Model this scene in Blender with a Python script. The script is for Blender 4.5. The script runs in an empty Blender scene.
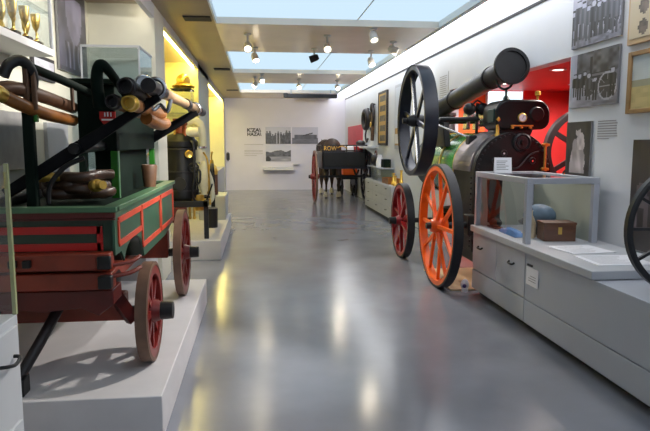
import bpy, math, random
from mathutils import Vector, Matrix
random.seed(7)
S = bpy.context.scene
COL = S.collection
PI = math.pi

# ------------------------------------------------------------------ camera
cam_d = bpy.data.cameras.new('camera')
cam = bpy.data.objects.new('camera', cam_d); COL.objects.link(cam)
cam_d.sensor_fit = 'HORIZONTAL'; cam_d.sensor_width = 36.0
cam_d.lens = 600.0 / 650.0 * 36.0
cam_d.clip_start = 0.05
cam.location = (0, 0, 1.55)
cam.rotation_euler = (math.radians(90 - 6.89), 0, -math.radians(6.326))
S.camera = cam

# ------------------------------------------------------------------ world and exposure
W = bpy.data.worlds.new('world'); S.world = W; W.use_nodes = True
W.node_tree.nodes['Background'].inputs[0].default_value = (0.8, 0.9, 1.0, 1)
W.node_tree.nodes['Background'].inputs[1].default_value = 0.3
S.view_settings.view_transform = 'Standard'
S.view_settings.look = 'None'
S.view_settings.exposure = 0.3
S.view_settings.gamma = 1.0
S.view_settings.use_curve_mapping = False
CEIL_STRENGTH = 0.86      # luminous ceiling panels
COVE_STRENGTH = 3.3      # white light cove above the right wall
LED_STRENGTH = 40.0       # yellow strips in the shelf bays
SPOT_POWER = 110.0

def spot_light(name, loc, target, power, angle=60, color=(1, .95, .87), size=.04, blend=.5):
    d = bpy.data.lights.new(name, 'SPOT'); d.energy = power; d.color = color
    d.spot_size = math.radians(angle); d.spot_blend = blend; d.shadow_soft_size = size
    o = bpy.data.objects.new(name, d); COL.objects.link(o); o.location = loc
    o.rotation_euler = (Vector(target) - Vector(loc)).to_track_quat('-Z', 'Y').to_euler()
    return o

# ------------------------------------------------------------------ materials
def lin(c):
    return tuple((v / 255 / 12.92) if v / 255 <= .04045 else ((v / 255 + .055) / 1.055) ** 2.4 for v in c)
def mat(name, rgb, rough=.5, metal=0.0, var=.12, scale=8.0, bump=0.0, coat=0.0, stretch=None, rvar=0.0, spec=.5):
    m = bpy.data.materials.new(name); m.use_nodes = True
    nt = m.node_tree; b = nt.nodes['Principled BSDF']
    c = lin(rgb)
    tc = nt.nodes.new('ShaderNodeTexCoord'); n = nt.nodes.new('ShaderNodeTexNoise')
    n.inputs['Scale'].default_value = scale; n.inputs['Detail'].default_value = 5
    src = tc.outputs['Object']
    if stretch:
        mp = nt.nodes.new('ShaderNodeMapping'); mp.inputs['Scale'].default_value = stretch
        nt.links.new(src, mp.inputs['Vector']); src = mp.outputs['Vector']
    nt.links.new(src, n.inputs['Vector'])
    r = nt.nodes.new('ShaderNodeValToRGB')
    r.color_ramp.elements[0].position = .3; r.color_ramp.elements[1].position = .7
    r.color_ramp.elements[0].color = tuple(max(0, v * (1 - var)) for v in c) + (1,)
    r.color_ramp.elements[1].color = tuple(min(1, v * (1 + var)) for v in c) + (1,)
    nt.links.new(n.outputs['Fac'], r.inputs['Fac']); nt.links.new(r.outputs['Color'], b.inputs['Base Color'])
    b.inputs['Roughness'].default_value = rough; b.inputs['Metallic'].default_value = metal
    b.inputs['Specular IOR Level'].default_value = spec
    if coat: b.inputs['Coat Weight'].default_value = coat; b.inputs['Coat Roughness'].default_value = .15
    if rvar:
        mr = nt.nodes.new('ShaderNodeMapRange')
        mr.inputs['To Min'].default_value = max(0, rough - rvar); mr.inputs['To Max'].default_value = rough + rvar
        nt.links.new(n.outputs['Fac'], mr.inputs['Value']); nt.links.new(mr.outputs['Result'], b.inputs['Roughness'])
    if bump:
        bp = nt.nodes.new('ShaderNodeBump'); bp.inputs['Strength'].default_value = bump; bp.inputs['Distance'].default_value = .01
        nt.links.new(n.outputs['Fac'], bp.inputs['Height']); nt.links.new(bp.outputs['Normal'], b.inputs['Normal'])
    return m
def emit(name, rgb, strength):
    m = bpy.data.materials.new(name); m.use_nodes = True; nt = m.node_tree
    nt.nodes.remove(nt.nodes['Principled BSDF'])
    e = nt.nodes.new('ShaderNodeEmission'); e.inputs[0].default_value = lin(rgb) + (1,); e.inputs[1].default_value = strength
    nt.links.new(e.outputs[0], nt.nodes['Material Output'].inputs[0]); return m
def glass(name, tint=(1, 1, 1), alpha=.12, rough=.02):
    m = bpy.data.materials.new(name); m.use_nodes = True; nt = m.node_tree
    nt.nodes.remove(nt.nodes['Principled BSDF'])
    t = nt.nodes.new('ShaderNodeBsdfTransparent'); t.inputs[0].default_value = tint + (1,)
    g = nt.nodes.new('ShaderNodeBsdfGlossy'); g.inputs['Roughness'].default_value = rough
    f = nt.nodes.new('ShaderNodeFresnel'); f.inputs[0].default_value = 1.45
    mx = nt.nodes.new('ShaderNodeMixShader')
    ge = nt.nodes.new('ShaderNodeNewGeometry'); iv = nt.nodes.new('ShaderNodeMath'); iv.operation = 'SUBTRACT'; iv.inputs[0].default_value = 1
    mu = nt.nodes.new('ShaderNodeMath'); mu.operation = 'MULTIPLY'
    nt.links.new(ge.outputs['Backfacing'], iv.inputs[1]); nt.links.new(iv.outputs[0], mu.inputs[0]); nt.links.new(f.outputs[0], mu.inputs[1])
    nt.links.new(mu.outputs[0], mx.inputs[0]); nt.links.new(t.outputs[0], mx.inputs[1]); nt.links.new(g.outputs[0], mx.inputs[2])
    nt.links.new(mx.outputs[0], nt.nodes['Material Output'].inputs[0]); return m
def painted(name, rough=.4):
    m = bpy.data.materials.new(name); m.use_nodes = True; nt = m.node_tree; b = nt.nodes['Principled BSDF']
    v = nt.nodes.new('ShaderNodeVertexColor'); v.layer_name = 'Col'
    nt.links.new(v.outputs['Color'], b.inputs['Base Color']); b.inputs['Roughness'].default_value = rough; return m

M = dict(
    floor=mat('polished_concrete', (126, 128, 137), .20, 0, .13, 1.6, 0, rvar=.07),
    wall=mat('wall_paint', (210, 213, 220), .65, 0, .02, 3),
    wall_back=mat('back_wall_paint', (212, 209, 220), .6, 0, .02, 3),
    cream=mat('cream_wall_paint', (212, 210, 196), .6, 0, .03, 3),
    yellow=mat('bay_lining_paint', (228, 222, 168), .55, 0, .04, 3),
    red_wall=mat('red_wall_paint', (206, 52, 52), .5, 0, .05, 3),
    orange_wall=mat('orange_wall_paint', (244, 104, 26), .5, 0, .05, 3),
    beam=mat('taupe_beam_paint', (238, 226, 212), .23, 0, .05, 2, spec=.7),
    soffit=mat('brown_soffit_paint', (158, 142, 116), .4, 0, .06, 2),
    coffer=mat('coffer_paint', (226, 234, 240), .6, 0, .02, 3),
    panel=emit('luminous_ceiling', (206, 232, 250), CEIL_STRENGTH),
    cove=emit('light_cove', (250, 252, 255), COVE_STRENGTH),
    fill_led=emit('fill_led', (255, 248, 226), 14),  # glow of the strip added to brighten the left bay
    led=emit('yellow_led', (255, 234, 134), LED_STRENGTH),
    screen=emit('lit_screen', (225, 246, 255), 1.5),
    lamp=emit('lamp_lens', (255, 236, 204), 18),
    front_lamp=emit('front_lamp_lens', (255, 236, 204), 5),
    dim_lamp=emit('dim_lamp_lens', (255, 240, 220), 5),
    downlight=emit('downlight_lens', (255, 214, 200), 5),
    dark_line=mat('dark_shadow_gap', (40, 42, 46), .7),
    spot_white=mat('spot_white', (225, 225, 225), .4),
    cabinet=mat('cabinet_lacquer', (178, 182, 192), .42, 0, .02, 4),
    white=mat('white_lacquer', (206, 206, 208), .45, 0, .02, 4),
    plinth=mat('plinth_paint', (210, 206, 208), .5, 0, .04, 5),
    grey=mat('grey_lacquer', (182, 184, 190), .4, 0, .03, 4),
    frame_grey=mat('grey_frame_metal', (172, 176, 186), .35, .2, .03, 4),
    mid_grey=mat('mid_grey_panel', (150, 148, 148), .55),
    green=mat('dark_green_paint', (14, 44, 30), .35, 0, .2, 6, .1, coat=.15),
    dgreen=mat('tower_green_paint', (13, 25, 20), .7, 0, .2, 5, .1, spec=.1),
    lever=mat('black_lever_paint', (20, 20, 23), .65, 0, .2, 9, .2, spec=.12),
    lgreen=mat('light_green_edge', (72, 108, 78), .35, 0, .15, 9),
    sgreen=mat('side_green_paint', (42, 84, 64), .35, 0, .15, 6, coat=.15),
    bgreen=mat('bright_green_paint', (44, 112, 36), .25, 0, .15, 6, coat=.4),
    red=mat('worn_red_paint', (128, 46, 28), .4, 0, .22, 7, .15),
    dred=mat('dark_red_paint', (84, 20, 16), .4, 0, .22, 7, .15),
    line_red=mat('lining_red', (176, 22, 22), .35, 0, .12, 12),
    oline=mat('lining_orange_red', (206, 72, 48), .35, 0, .12, 12),
    wheel_red=mat('wheel_red_paint', (122, 28, 22), .4, 0, .2, 9, .1),
    tyre_wood=mat('worn_tyre', (112, 84, 68), .55, .1, .2, 10, .2),
    orange=mat('orange_paint', (252, 98, 2), .35, 0, .14, 9, coat=.1),
    crimson=mat('crimson_paint', (146, 18, 26), .35, 0, .14, 9, coat=.3),
    tyre=mat('dark_iron_tyre', (38, 38, 43), .5, .2, .2, 12, .1),
    black=mat('black_iron', (20, 20, 23), .45, .1, .3, 9, .2),
    black_gloss=mat('black_gloss_paint', (17, 18, 20), .35, 0, .3, 9, spec=.35),
    gunmetal=mat('painted_chimney_iron', (34, 34, 38), .42, .15, .2, 9, .15),
    boiler_black=mat('boiler_black', (18, 19, 23), .45, 0, .3, 9, spec=.3),
    navy=mat('blue_black_paint', (28, 32, 46), .32, .15, .2, 9),
    steel=mat('bright_steel', (206, 206, 208), .25, 1, .08, 12),
    dull_steel=mat('dull_steel_cladding', (150, 142, 146), .38, .7, .16, 7, .2),
    brass=mat('brass', (212, 174, 84), .3, .75, .15, 12),
    gold=mat('gold_trophy', (196, 170, 92), .35, 1, .15, 14),
    copper=mat('copper', (140, 76, 50), .4, .7, .15, 12),
    hose=mat('tan_leather_hose', (136, 84, 34), .4, 0, .3, 14, .3),
    hose_dark=mat('brown_leather_hose', (92, 62, 42), .45, 0, .3, 14, .3),
    pole=mat('pale_pole_wood', (168, 136, 100), .45, 0, .18, 6, .1, stretch=(8, 1, 8)),
    wood=mat('chest_wood', (96, 58, 36), .4, 0, .25, 6, .1, stretch=(1, 6, 6)),
    beige=mat('beige_board', (196, 168, 132), .5, 0, .08, 4),
    ivory=mat('ivory_enamel', (226, 220, 190), .35, 0, .08, 8),
    paper=mat('white_paper', (232, 232, 238), .6, 0, .02, 10),
    ink=mat('dark_ink', (52, 50, 54), .6),
    ink_faint=mat('faint_ink', (178, 174, 178), .6),
    ink_soft=mat('grey_ink', (140, 138, 142), .6),
    cloth=mat('blue_cloth', (74, 116, 168), .8, 0, .2, 20, .3),
    felt=mat('blue_grey_felt', (94, 116, 136), .6, 0, .15, 14, .2),
    leather=mat('black_leather', (34, 26, 28), .45, 0, .3, 12, .3),
    brown_dark=mat('dark_brown_leather', (66, 44, 30), .4, 0, .35, 14, .3),
    brown=mat('brown_leather', (92, 64, 44), .5, 0, .3, 12, .3),
    case_back=mat('case_back_board', (172, 175, 160), .6, 0, .04, 5),
    stone=mat('stoneware', (190, 172, 140), .4, 0, .2, 10),
    purple=mat('purple_print', (84, 66, 128), .5),
    hide=mat('bay_horse_coat', (58, 38, 26), .6, 0, .25, 6),
    hair=mat('black_horsehair', (22, 18, 18), .7, 0, .3, 30, .3),
    feather=mat('pale_fetlock_hair', (196, 186, 172), .7, 0, .2, 30, .3),
    gilt=mat('gilt_frame', (178, 140, 60), .35, .8, .2, 14),
    oak=mat('oak_frame', (150, 116, 76), .4, 0, .2, 8),
    glass=glass('clear_glass'),
    glass_edge=mat('glass_edge', (176, 178, 128), .2, 0, .1, 8),
    fog_glass=glass('grey_glass', (.86, .9, .92)),
    art=painted('printed_picture'),
    gold_letter=mat('gold_letters', (196, 150, 58), .4, .3, .1, 20),
    teal=mat('dark_teal_fitting', (36, 58, 56), .35, .2),
    banner=mat('red_banner', (206, 70, 84), .5, 0, .05, 4),
)

# ------------------------------------------------------------------ mesh builder
class MB:
    def __init__(s): s.v = []; s.f = []
    def add(s, vs, fs):
        o = len(s.v); s.v += [tuple(v) for v in vs]; s.f += [tuple(i + o for i in f) for f in fs]; return s
    def box(s, x0, x1, y0, y1, z0, z1, rot=None, piv=None):
        vs = [Vector((x, y, z)) for z in (z0, z1) for y in (y0, y1) for x in (x0, x1)]
        if rot is not None:
            p = Vector(piv) if piv else Vector(((x0 + x1) / 2, (y0 + y1) / 2, (z0 + z1) / 2))
            vs = [rot @ (v - p) + p for v in vs]
        return s.add(vs, [(0, 2, 3, 1), (4, 5, 7, 6), (0, 1, 5, 4), (2, 6, 7, 3), (0, 4, 6, 2), (1, 3, 7, 5)])
    def lathe(s, c, axis, prof, n=32, closed=False, a0=0, a1=2 * PI):
        c = Vector(c); ax = Vector(axis).normalized()
        u = ax.orthogonal().normalized(); w = ax.cross(u)
        full = abs(a1 - a0 - 2 * PI) < 1e-6; k = n if full else n + 1
        vs = []
        for i in range(k):
            a = a0 + (a1 - a0) * i / n; d = u * math.cos(a) + w * math.sin(a)
            for r, t in prof: vs.append(c + ax * t + d * r)
        m = len(prof); fs = []
        for i in range(n):
            j = (i + 1) % k
            for q in range(m if closed else m - 1):
                p = (q + 1) % m
                fs.append((i * m + q, j * m + q, j * m + p, i * m + p))
        return s.add(vs, fs)
    def cyl(s, p0, p1, r0, r1=None, n=20):
        p0 = Vector(p0); p1 = Vector(p1); L = (p1 - p0).length; r1 = r0 if r1 is None else r1
        return s.lathe(p0, p1 - p0, [(1e-4, 0), (r0, 0), (r1, L), (1e-4, L)], n)
    def sphere(s, c, r, n=18, sc=(1, 1, 1)):
        o = len(s.v)
        s.lathe((0, 0, 0), (0, 0, 1), [(max(1e-4, math.sin(PI * i / 10)) * r, -math.cos(PI * i / 10) * r) for i in range(11)], n)
        for i in range(o, len(s.v)):
            v = s.v[i]; s.v[i] = (c[0] + v[0] * sc[0], c[1] + v[1] * sc[1], c[2] + v[2] * sc[2])
        return s
    def torus(s, c, axis, R, r, n=36, m=10):
        return s.lathe(c, axis, [(R + r * math.cos(2 * PI * i / m), r * math.sin(2 * PI * i / m)) for i in range(m)], n, True)
    def tube(s, pts, r, n=12, smooth=0, flat=1.0):
        P = [Vector(p) for p in pts]
        if smooth:
            Q = []
            for i in range(len(P) - 1):
                a = P[max(0, i - 1)]; b = P[i]; c = P[i + 1]; d = P[min(len(P) - 1, i + 2)]
                for k in range(smooth):
                    t = k / smooth
                    Q.append(.5 * ((2 * b) + (c - a) * t + (2 * a - 5 * b + 4 * c - d) * t * t + (3 * b - a - 3 * c + d) * t ** 3))
            P = Q + [P[-1]]
        R = r if callable(r) else (lambda t: r)
        T = [(P[min(i + 1, len(P) - 1)] - P[max(i - 1, 0)]).normalized() for i in range(len(P))]
        u = T[0].orthogonal().normalized(); vs = []
        for i, p in enumerate(P):
            u = (u - T[i] * u.dot(T[i])).normalized(); w = T[i].cross(u)
            rr = R(i / max(1, len(P) - 1))
            for k in range(n):
                a = 2 * PI * k / n; vs.append(p + u * math.cos(a) * rr + w * math.sin(a) * rr * flat)
        fs = [(i * n + k, i * n + (k + 1) % n, (i + 1) * n + (k + 1) % n, (i + 1) * n + k) for i in range(len(P) - 1) for k in range(n)]
        fs += [tuple(range(n - 1, -1, -1)), tuple((len(P) - 1) * n + k for k in range(n))]
        return s.add(vs, fs)
    def bar(s, p0, p1, w, h, up=(0, 0, 1), w1=None, h1=None):
        p0 = Vector(p0); p1 = Vector(p1); d = (p1 - p0).normalized(); up = Vector(up)
        x = d.cross(up).normalized(); y = x.cross(d); w1 = w if w1 is None else w1; h1 = h if h1 is None else h1
        vs = [p + x * a * ww / 2 + y * b * hh / 2 for p, ww, hh in ((p0, w, h), (p1, w1, h1)) for b in (-1, 1) for a in (-1, 1)]
        return s.add(vs, [(0, 2, 3, 1), (4, 5, 7, 6), (0, 1, 5, 4), (2, 6, 7, 3), (0, 4, 6, 2), (1, 3, 7, 5)])
    def prism(s, poly, ax, a, b):
        def pt(p, t):
            return (t, p[0], p[1]) if ax == 'x' else (p[0], t, p[1]) if ax == 'y' else (p[0], p[1], t)
        n = len(poly); vs = [pt(p, a) for p in poly] + [pt(p, b) for p in poly]
        return s.add(vs, [tuple(range(n - 1, -1, -1)), tuple(range(n, 2 * n))] + [(i, (i + 1) % n, n + (i + 1) % n, n + i) for i in range(n)])

def finish(name, me, m, parent=None, bev=0.0, base=None):
    me.materials.append(m)
    o = bpy.data.objects.new(name, me); COL.objects.link(o)
    if parent is not None: o.parent = parent
    if base is not None: o.location = base
    if bev:
        b = o.modifiers.new('bevel', 'BEVEL'); b.width = bev; b.segments = 2; b.limit_method = 'ANGLE'; b.angle_limit = math.radians(50)
    return o
def wloc(p):
    l = Vector((0, 0, 0))
    while p is not None: l = l + Vector(p.location); p = p.parent
    return l
def obj(name, mb, m, parent=None, bev=0.0, flat=False):
    """one mesh object; world coordinates in, origin at the thing's base"""
    if parent is None:
        xs = [v[0] for v in mb.v]; ys = [v[1] for v in mb.v]; zs = [v[2] for v in mb.v]
        off = Vector(((min(xs) + max(xs)) / 2, (min(ys) + max(ys)) / 2, min(zs)))
    else: off = wloc(parent)
    me = bpy.data.meshes.new(name)
    me.from_pydata([(v[0] - off.x, v[1] - off.y, v[2] - off.z) for v in mb.v], [], mb.f); me.update()
    import bmesh
    b = bmesh.new(); b.from_mesh(me); bmesh.ops.recalc_face_normals(b, faces=b.faces[:]); b.to_mesh(me); b.free()
    if not flat:
        for p in me.polygons: p.use_smooth = True
        me.set_sharp_from_angle(angle=math.radians(38))
    return finish(name, me, m, parent, bev, off if parent is None else None)
def tag(o, label, cat, group=None):
    o['label'] = label; o['category'] = cat
    if group: o['group'] = group
    return o
def thing(name, label, cat, loc, group=None):
    o = bpy.data.objects.new(name, None); COL.objects.link(o); o.location = loc; o.empty_display_size = .1
    return tag(o, label, cat, group)
def struct(name, mb, m, parent=None, bev=0, kind=True):
    o = obj(name, mb, m, parent, bev)
    if parent is None: o['kind'] = 'structure'
    return o
def text(name, body, size, m, loc, rot, parent=None, depth=.002, sx=1.0, bold=0.0):
    c = bpy.data.curves.new(name, 'FONT'); c.body = body; c.size = size; c.extrude = depth; c.align_x = 'CENTER'; c.align_y = 'CENTER'; c.offset = bold
    o = bpy.data.objects.new(name, c); COL.objects.link(o)
    dg = bpy.context.evaluated_depsgraph_get(); me = bpy.data.meshes.new_from_object(o.evaluated_get(dg))
    bpy.data.objects.remove(o); bpy.data.curves.remove(c)
    off = wloc(parent) if parent else Vector((0, 0, 0))
    Mx = Matrix.Translation(Vector(loc) - off) @ rot.to_4x4() @ Matrix.Diagonal((sx, 1, 1, 1))
    if parent is not None: me.transform(Mx)
    o = finish(name, me, m, parent)
    if parent is None: o.matrix_world = Mx
    return o
RX90 = Matrix.Rotation(PI / 2, 3, 'X')                     # faces -Y
FACE_NX = Matrix.Rotation(-PI / 2, 3, 'Z') @ RX90          # faces -X

# ---- painted pictures: a fine grid of coloured cells
def hsh(i, j, k):
    x = math.sin(i * 127.1 + j * 311.7 + k * 74.7) * 43758.5453; return x - math.floor(x)
def vn(x, y, k=0):
    i, j = math.floor(x), math.floor(y); a, b = x - i, y - j; a = a * a * (3 - 2 * a); b = b * b * (3 - 2 * b)
    return (hsh(i, j, k) * (1 - a) + hsh(i + 1, j, k) * a) * (1 - b) + (hsh(i, j + 1, k) * (1 - a) + hsh(i + 1, j + 1, k) * a) * b
def ell(u, v, cx, cy, rx, ry): return ((u - cx) / rx) ** 2 + ((v - cy) / ry) ** 2 < 1
def picture(name, corner, du, dv, fn, parent=None, nx=44, ny=44, thick=.02):
    """corner = bottom left as the viewer sees it; du, dv span the print"""
    c = Vector(corner); du = Vector(du); dv = Vector(dv); nrm = du.cross(dv).normalized()
    vs = [c + du * (i / nx) + dv * (j / ny) for j in range(ny + 1) for i in range(nx + 1)]
    fs = [(j * (nx + 1) + i, j * (nx + 1) + i + 1, (j + 1) * (nx + 1) + i + 1, (j + 1) * (nx + 1) + i) for j in range(ny) for i in range(nx)]
    k = len(vs); q = [0, nx, (ny + 1) * (nx + 1) - 1, ny * (nx + 1)]
    vs += [vs[i] - nrm * thick for i in q]
    edge = []
    for a in range(4):
        b = (a + 1) % 4; edge.append((q[b], q[a], k + a, k + b))
    edge.append((k + 3, k + 2, k + 1, k))
    off = wloc(parent) if parent else (c + du / 2)
    me = bpy.data.meshes.new(name); me.from_pydata([v - off for v in vs], [], fs + edge); me.update()
    ca = me.color_attributes.new('Col', 'FLOAT_COLOR', 'CORNER')
    for p in me.polygons:
        if p.index < nx * ny:
            u = (p.index % nx + .5) / nx; v = (p.index // nx + .5) / ny
            g = fn(u, v)
            g = (g, g, g * 1.06) if not isinstance(g, tuple) else g
        else: g = (120, 120, 124)
        col = lin(tuple(max(0, min(255, x)) for x in g)) + (1,)
        for li in p.loop_indices: ca.data[li].color = col
    return finish(name, me, M['art'], parent, 0, off if parent is None else None)

# ================================================================== SETTING
YB = 20.0; XR = 2.90; XL = -1.75; HC = 3.0; YN = -4.0
struct('floor', MB().box(XL - .1, 5.1, YN, YB + .1, -.1, 0), M['floor'])
struct('wall_back', MB().box(XL - .1, 5.1, YB, YB + .15, 0, 3.4), M['wall_back'])
struct('wall_front', MB().box(XL - .1, 5.1, YN - .15, YN, 0, 3.4), M['wall'])
struct('wall_left', MB().box(XL - .15, XL, YN, YB, 0, 3.4), M['cream'])
NY0, NY1, NZ = 5.42, 9.0, 2.345       # opening of the red niche in the right wall
struct('wall_right', MB().box(XR, XR + .15, YN, NY0, 0, 3.34), M['wall'])
struct('wall_right_far', MB().box(XR, XR + .15, NY1, YB, 0, 3.34), M['wall'])
struct('wall_right_header', MB().box(XR, XR + .15, NY0, NY1, NZ, 3.34), M['wall'])
struct('trim_shade_line', MB().box(XR - .012, XR, YN, YB, HC - .03, HC), M['dark_line'])  # dark colour stands in for the shadow line at the wall top
struct('wall_niche', MB().box(4.85, 5.0, NY0 - .15, NY1 + .15, 0, NZ + .1), M['red_wall'])
struct('wall_niche_side', MB().box(XR + .15, 4.85, NY0 - .15, NY0, 0, NZ + .1), M['red_wall'])
struct('wall_niche_end', MB().box(3.47, 4.85, NY1, NY1 + .15, 0, NZ + .1), M['red_wall'])
struct('wall_niche_panel', MB().box(XR + .15, 3.47, NY1, NY1 + .15, 0, NZ + .1), M['orange_wall'])
struct('ceiling_niche', MB().box(XR + .15, 4.85, NY0, NY1, NZ, NZ + .1), M['red_wall'])
struct('trim_2', MB().box(4.06, 4.16, NY1 - .05, NY1, 0, NZ), M['red_wall'])
# ceiling: roof slab, luminous panels between taupe beams, light cove along the right wall, brown soffit on the left
PX0, PX1 = -.50, 2.32
struct('ceiling', MB().box(XL - .1, 5.1, YN, YB, 3.35, 3.45), M['coffer'])
beams = [(-2.1, .1), (2.85, 5.0), (7.65, 9.93), (12.85, 15.0), (17.75, YB)]
for a, b in beams:
    struct('trim_beam', MB().box(PX0, PX1, a, b, HC, 3.34), M['beam'])
spans = [(YN, -2.1), (.1, 2.85), (5.0, 7.65), (9.93, 12.85), (15.0, 17.75)]
for i, (a, b) in enumerate(spans):
    t = thing('ceiling_panel', 'pale blue luminous ceiling panel, %s from the back wall' % ['fifth', 'fourth', 'third', 'second', 'first'][i], 'ceiling light', ((PX0 + PX1) / 2, (a + b) / 2, 3.1), 'luminous ceiling panels')
    obj('diffuser', MB().box(PX0, PX1, a, b, 3.08, 3.1), M['panel'], t)
    obj('frame', MB().box(PX0, PX0 + .02, a, b, 3.0, 3.1).box(PX1 - .02, PX1, a, b, 3.0, 3.1), M['coffer'], t)
    if i >= 2:
        obj('joint_strip', MB().box(1.25, 1.262, a, b, 3.072, 3.08), M['coffer'], t)
cv = thing('light_cove', 'white glowing light cove running along the top of right wall', 'ceiling light', ((PX1 + XR) / 2, 8, 3.2))
obj('diffuser', MB().box(PX1 + .02, XR, YN, YB, 3.18, 3.2), M['cove'], cv)
obj('lip', MB().box(PX1, PX1 + .03, YN, YB, 2.99, 3.34), M['coffer'], cv)
struct('trim_soffit', MB().box(XL, PX0, YN, YB, HC, 3.3), M['soffit'])
for i, y in enumerate((7.36, 12.25, 17.0)):
    o = obj('soffit_slot', MB().box(-.84, -.53, y - .12, y + .12, HC - .015, HC + .001), M['dark_line'])
    tag(o, 'dark air slot in the brown soffit, %s from the camera end' % ['first', 'second', 'third'][i], 'air slot', 'soffit air slots')

# left shelving: dividers, header, base
XS = -1.07
for y0, y1 in ((6.69, 7.33), (11.4, 13.7), (19.55, YB)):
    struct('trim_pillar', MB().box(XL, XS, y0, y1, 0, HC), M['cream'], bev=.004)
struct('trim_header', MB().box(XS - .05, XS, 7.33, YB, 2.9, HC), M['white'])
for i, (y0, y1) in enumerate(((7.33, 11.4), (13.7, 19.55))):
    nm = ['first', 'second'][i]
    struct('wall_bay', MB().box(XL, XL + .02, y0, y1, 0, HC), M['yellow'])
    struct('wall_bay_end', MB().box(XL + .02, XS - .003, y1 - .02, y1, .8, HC), M['yellow'])
    o = obj('led_strip', MB().box(XS - .12, XS - .06, y0 + .05, y1 - .05, 2.93, 2.955), M['led'])
    tag(o, 'yellow light strip under the header of the %s shelf bay' % nm, 'light strip', 'bay light strips')
    if i == 0: continue
    o = thing('base_cabinet', 'grey low base cabinet inside the %s yellow bay' % nm, 'cabinet', ((XL + XS) / 2, (y0 + y1) / 2, 0))
    obj('body', MB().box(XL + .025, XS - .02, y0 + .01, y1 - .03, .06, .8), M['grey'], o, .004)
    obj('toe_kick', MB().box(XL + .025, XS - .06, y0 + .01, y1 - .03, 0, .06), M['dark_line'], o)

struct('trim_header_2', MB().box(XS - .05, XS, 2.0, 6.69, 2.86, HC), M['white'])
o = obj('fill_strip', MB().box(XS - .10, XS - .06, 2.2, 6.6, 2.975, 2.99), M['fill_led'])  # added glowing strip, hidden from view, brightens the left bay
tag(o, 'added warm white fill strip hidden behind the header above the fire pump', 'light strip')

# ================================================================== helpers for machines
def ring_wheel(name, parent, c, R, width, axis, spokes, mats, rim=.05, tyre=.012, hub_r=.07, hub_l=.2, sw=.03, sw2=None, dish=0.0, cap=None, phase=0.0, rim_w=None, hub_off=0.0):
    """a spoked wheel: rim part with tyre, hub and every spoke as sub-parts; axis points outward"""
    rim_m, tyre_m, spoke_m, hub_m = mats; ax = Vector(axis).normalized(); c = Vector(c)
    rw = rim_w or width * .9
    ro, ri = R - tyre, R - tyre - rim
    top = parent
    p = obj(name, MB().lathe(c, ax, [(ri, -rw / 2), (ro, -rw / 2), (ro, rw / 2), (ri, rw / 2)], 56, True), rim_m, parent, .003)
    obj('tyre', MB().lathe(c, ax, [(ro, -width / 2), (R, -width / 2 + .004), (R, width / 2 - .004), (ro, width / 2)], 56, True), tyre_m, p)
    h0, h1 = hub_off - hub_l / 2, hub_off + hub_l / 2
    obj('hub', MB().lathe(c, ax, [(1e-4, h0), (hub_r * .8, h0), (hub_r, h0 + .03), (hub_r, h1 - .05), (hub_r * .75, h1), (1e-4, h1)], 24), hub_m, p)
    if cap: obj('hub_cap', MB().cyl(c + ax * h1, c + ax * (h1 + cap[1]), cap[0], cap[0] * .92), cap[2], p, .003)
    u = ax.orthogonal().normalized(); u = (Vector((0, 0, 1)) - ax * ax.z).normalized(); w_ = ax.cross(u)
    for k in range(spokes):
        a = 2 * PI * (k + phase) / spokes; d = u * math.cos(a) + w_ * math.sin(a)
        off = ax * (dish * (1 if k % 2 else -1))
        obj('spoke', MB().bar(c + off + d * hub_r * .7, c + d * (ri + .01), sw2 or sw, sw, ax, (sw2 or sw) * .85, sw * .85), spoke_m, p)
    return p

# ================================================================== LEFT: HAND FIRE PUMP ON ITS PLINTH
tag(obj('display_plinth', MB().box(XL + .005, -.515, 3.07, 5.8, 0, .24), M['plinth'], None, .006),
    'low white plinth carrying the green and red hand fire pump', 'plinth', 'white display plinths')
PZ = .24
hp = thing('fire_pump', 'antique green and red horse-drawn hand fire pump on white plinth', 'fire pump', (-1.14, 4.4, PZ))
bx0, bx1, by0, by1 = -1.5, -.78, 3.28, 5.52
side = [(by0, .95), (3.42, .95), (3.50, .88)] + [(3.76 + .34 * math.cos(PI * (1 - k / 10)) * .82, .86 + .12 * math.sin(PI * k / 10)) for k in range(1, 10)] + [(4.08, .80), (5.0, .80), (by1, .86), (by1, 1.2), (by0, 1.2)]
obj('body', MB().prism(side, 'x', bx0, bx1), M['green'], hp, .006)
obj('side_panel', MB().prism([(y, z) for y, z in side if True], 'x', bx1, bx1 + .012), M['sgreen'], hp)
rail = MB().box(bx0 - .02, bx1 + .03, by0 - .03, by0 + .05, 1.185, 1.215).box(bx1 - .05, bx1 + .03, by0, by1 + .02, 1.185, 1.215).box(bx0 - .02, bx0 + .05, by0, by1 + .02, 1.185, 1.215).box(bx0, bx1, by1 - .05, by1 + .02, 1.185, 1.215)
obj('top_rail', rail, M['lgreen'], hp, .004)
obj('red_moulding', MB().box(bx0, bx1 + .02, by0 - .02, by0, 1.155, 1.185).box(bx0, bx1 + .02, by0 - .016, by0, 1.143, 1.151), M['dred'], hp)
ln = MB()
for z in (1.09, 1.0): ln.box(bx0 + .03, bx1 - .06, by0 - .006, by0, z - .02, z + .02)
for x in (bx0 + .03, bx1 - .08): ln.box(x, x + .03, by0 - .006, by0, .98, 1.11)
obj('red_lining', ln, M['line_red'], hp)
sl = MB(); xs0, xs1 = bx1 + .012, bx1 + .02
for y0, y1, z0, z1 in ((3.36, 4.0, 1.0, 1.13), (4.03, 4.75, .88, 1.13), (4.8, 5.46, .88, 1.13)):
    for z in (z0, z1): sl.box(xs0, xs1, y0, y1, z - .016, z + .016)
    for y in (y0, y1): sl.box(xs0, xs1, y - .014, y + .014, z0, z1)
obj('side_lining', sl, M['oline'], hp)
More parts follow.
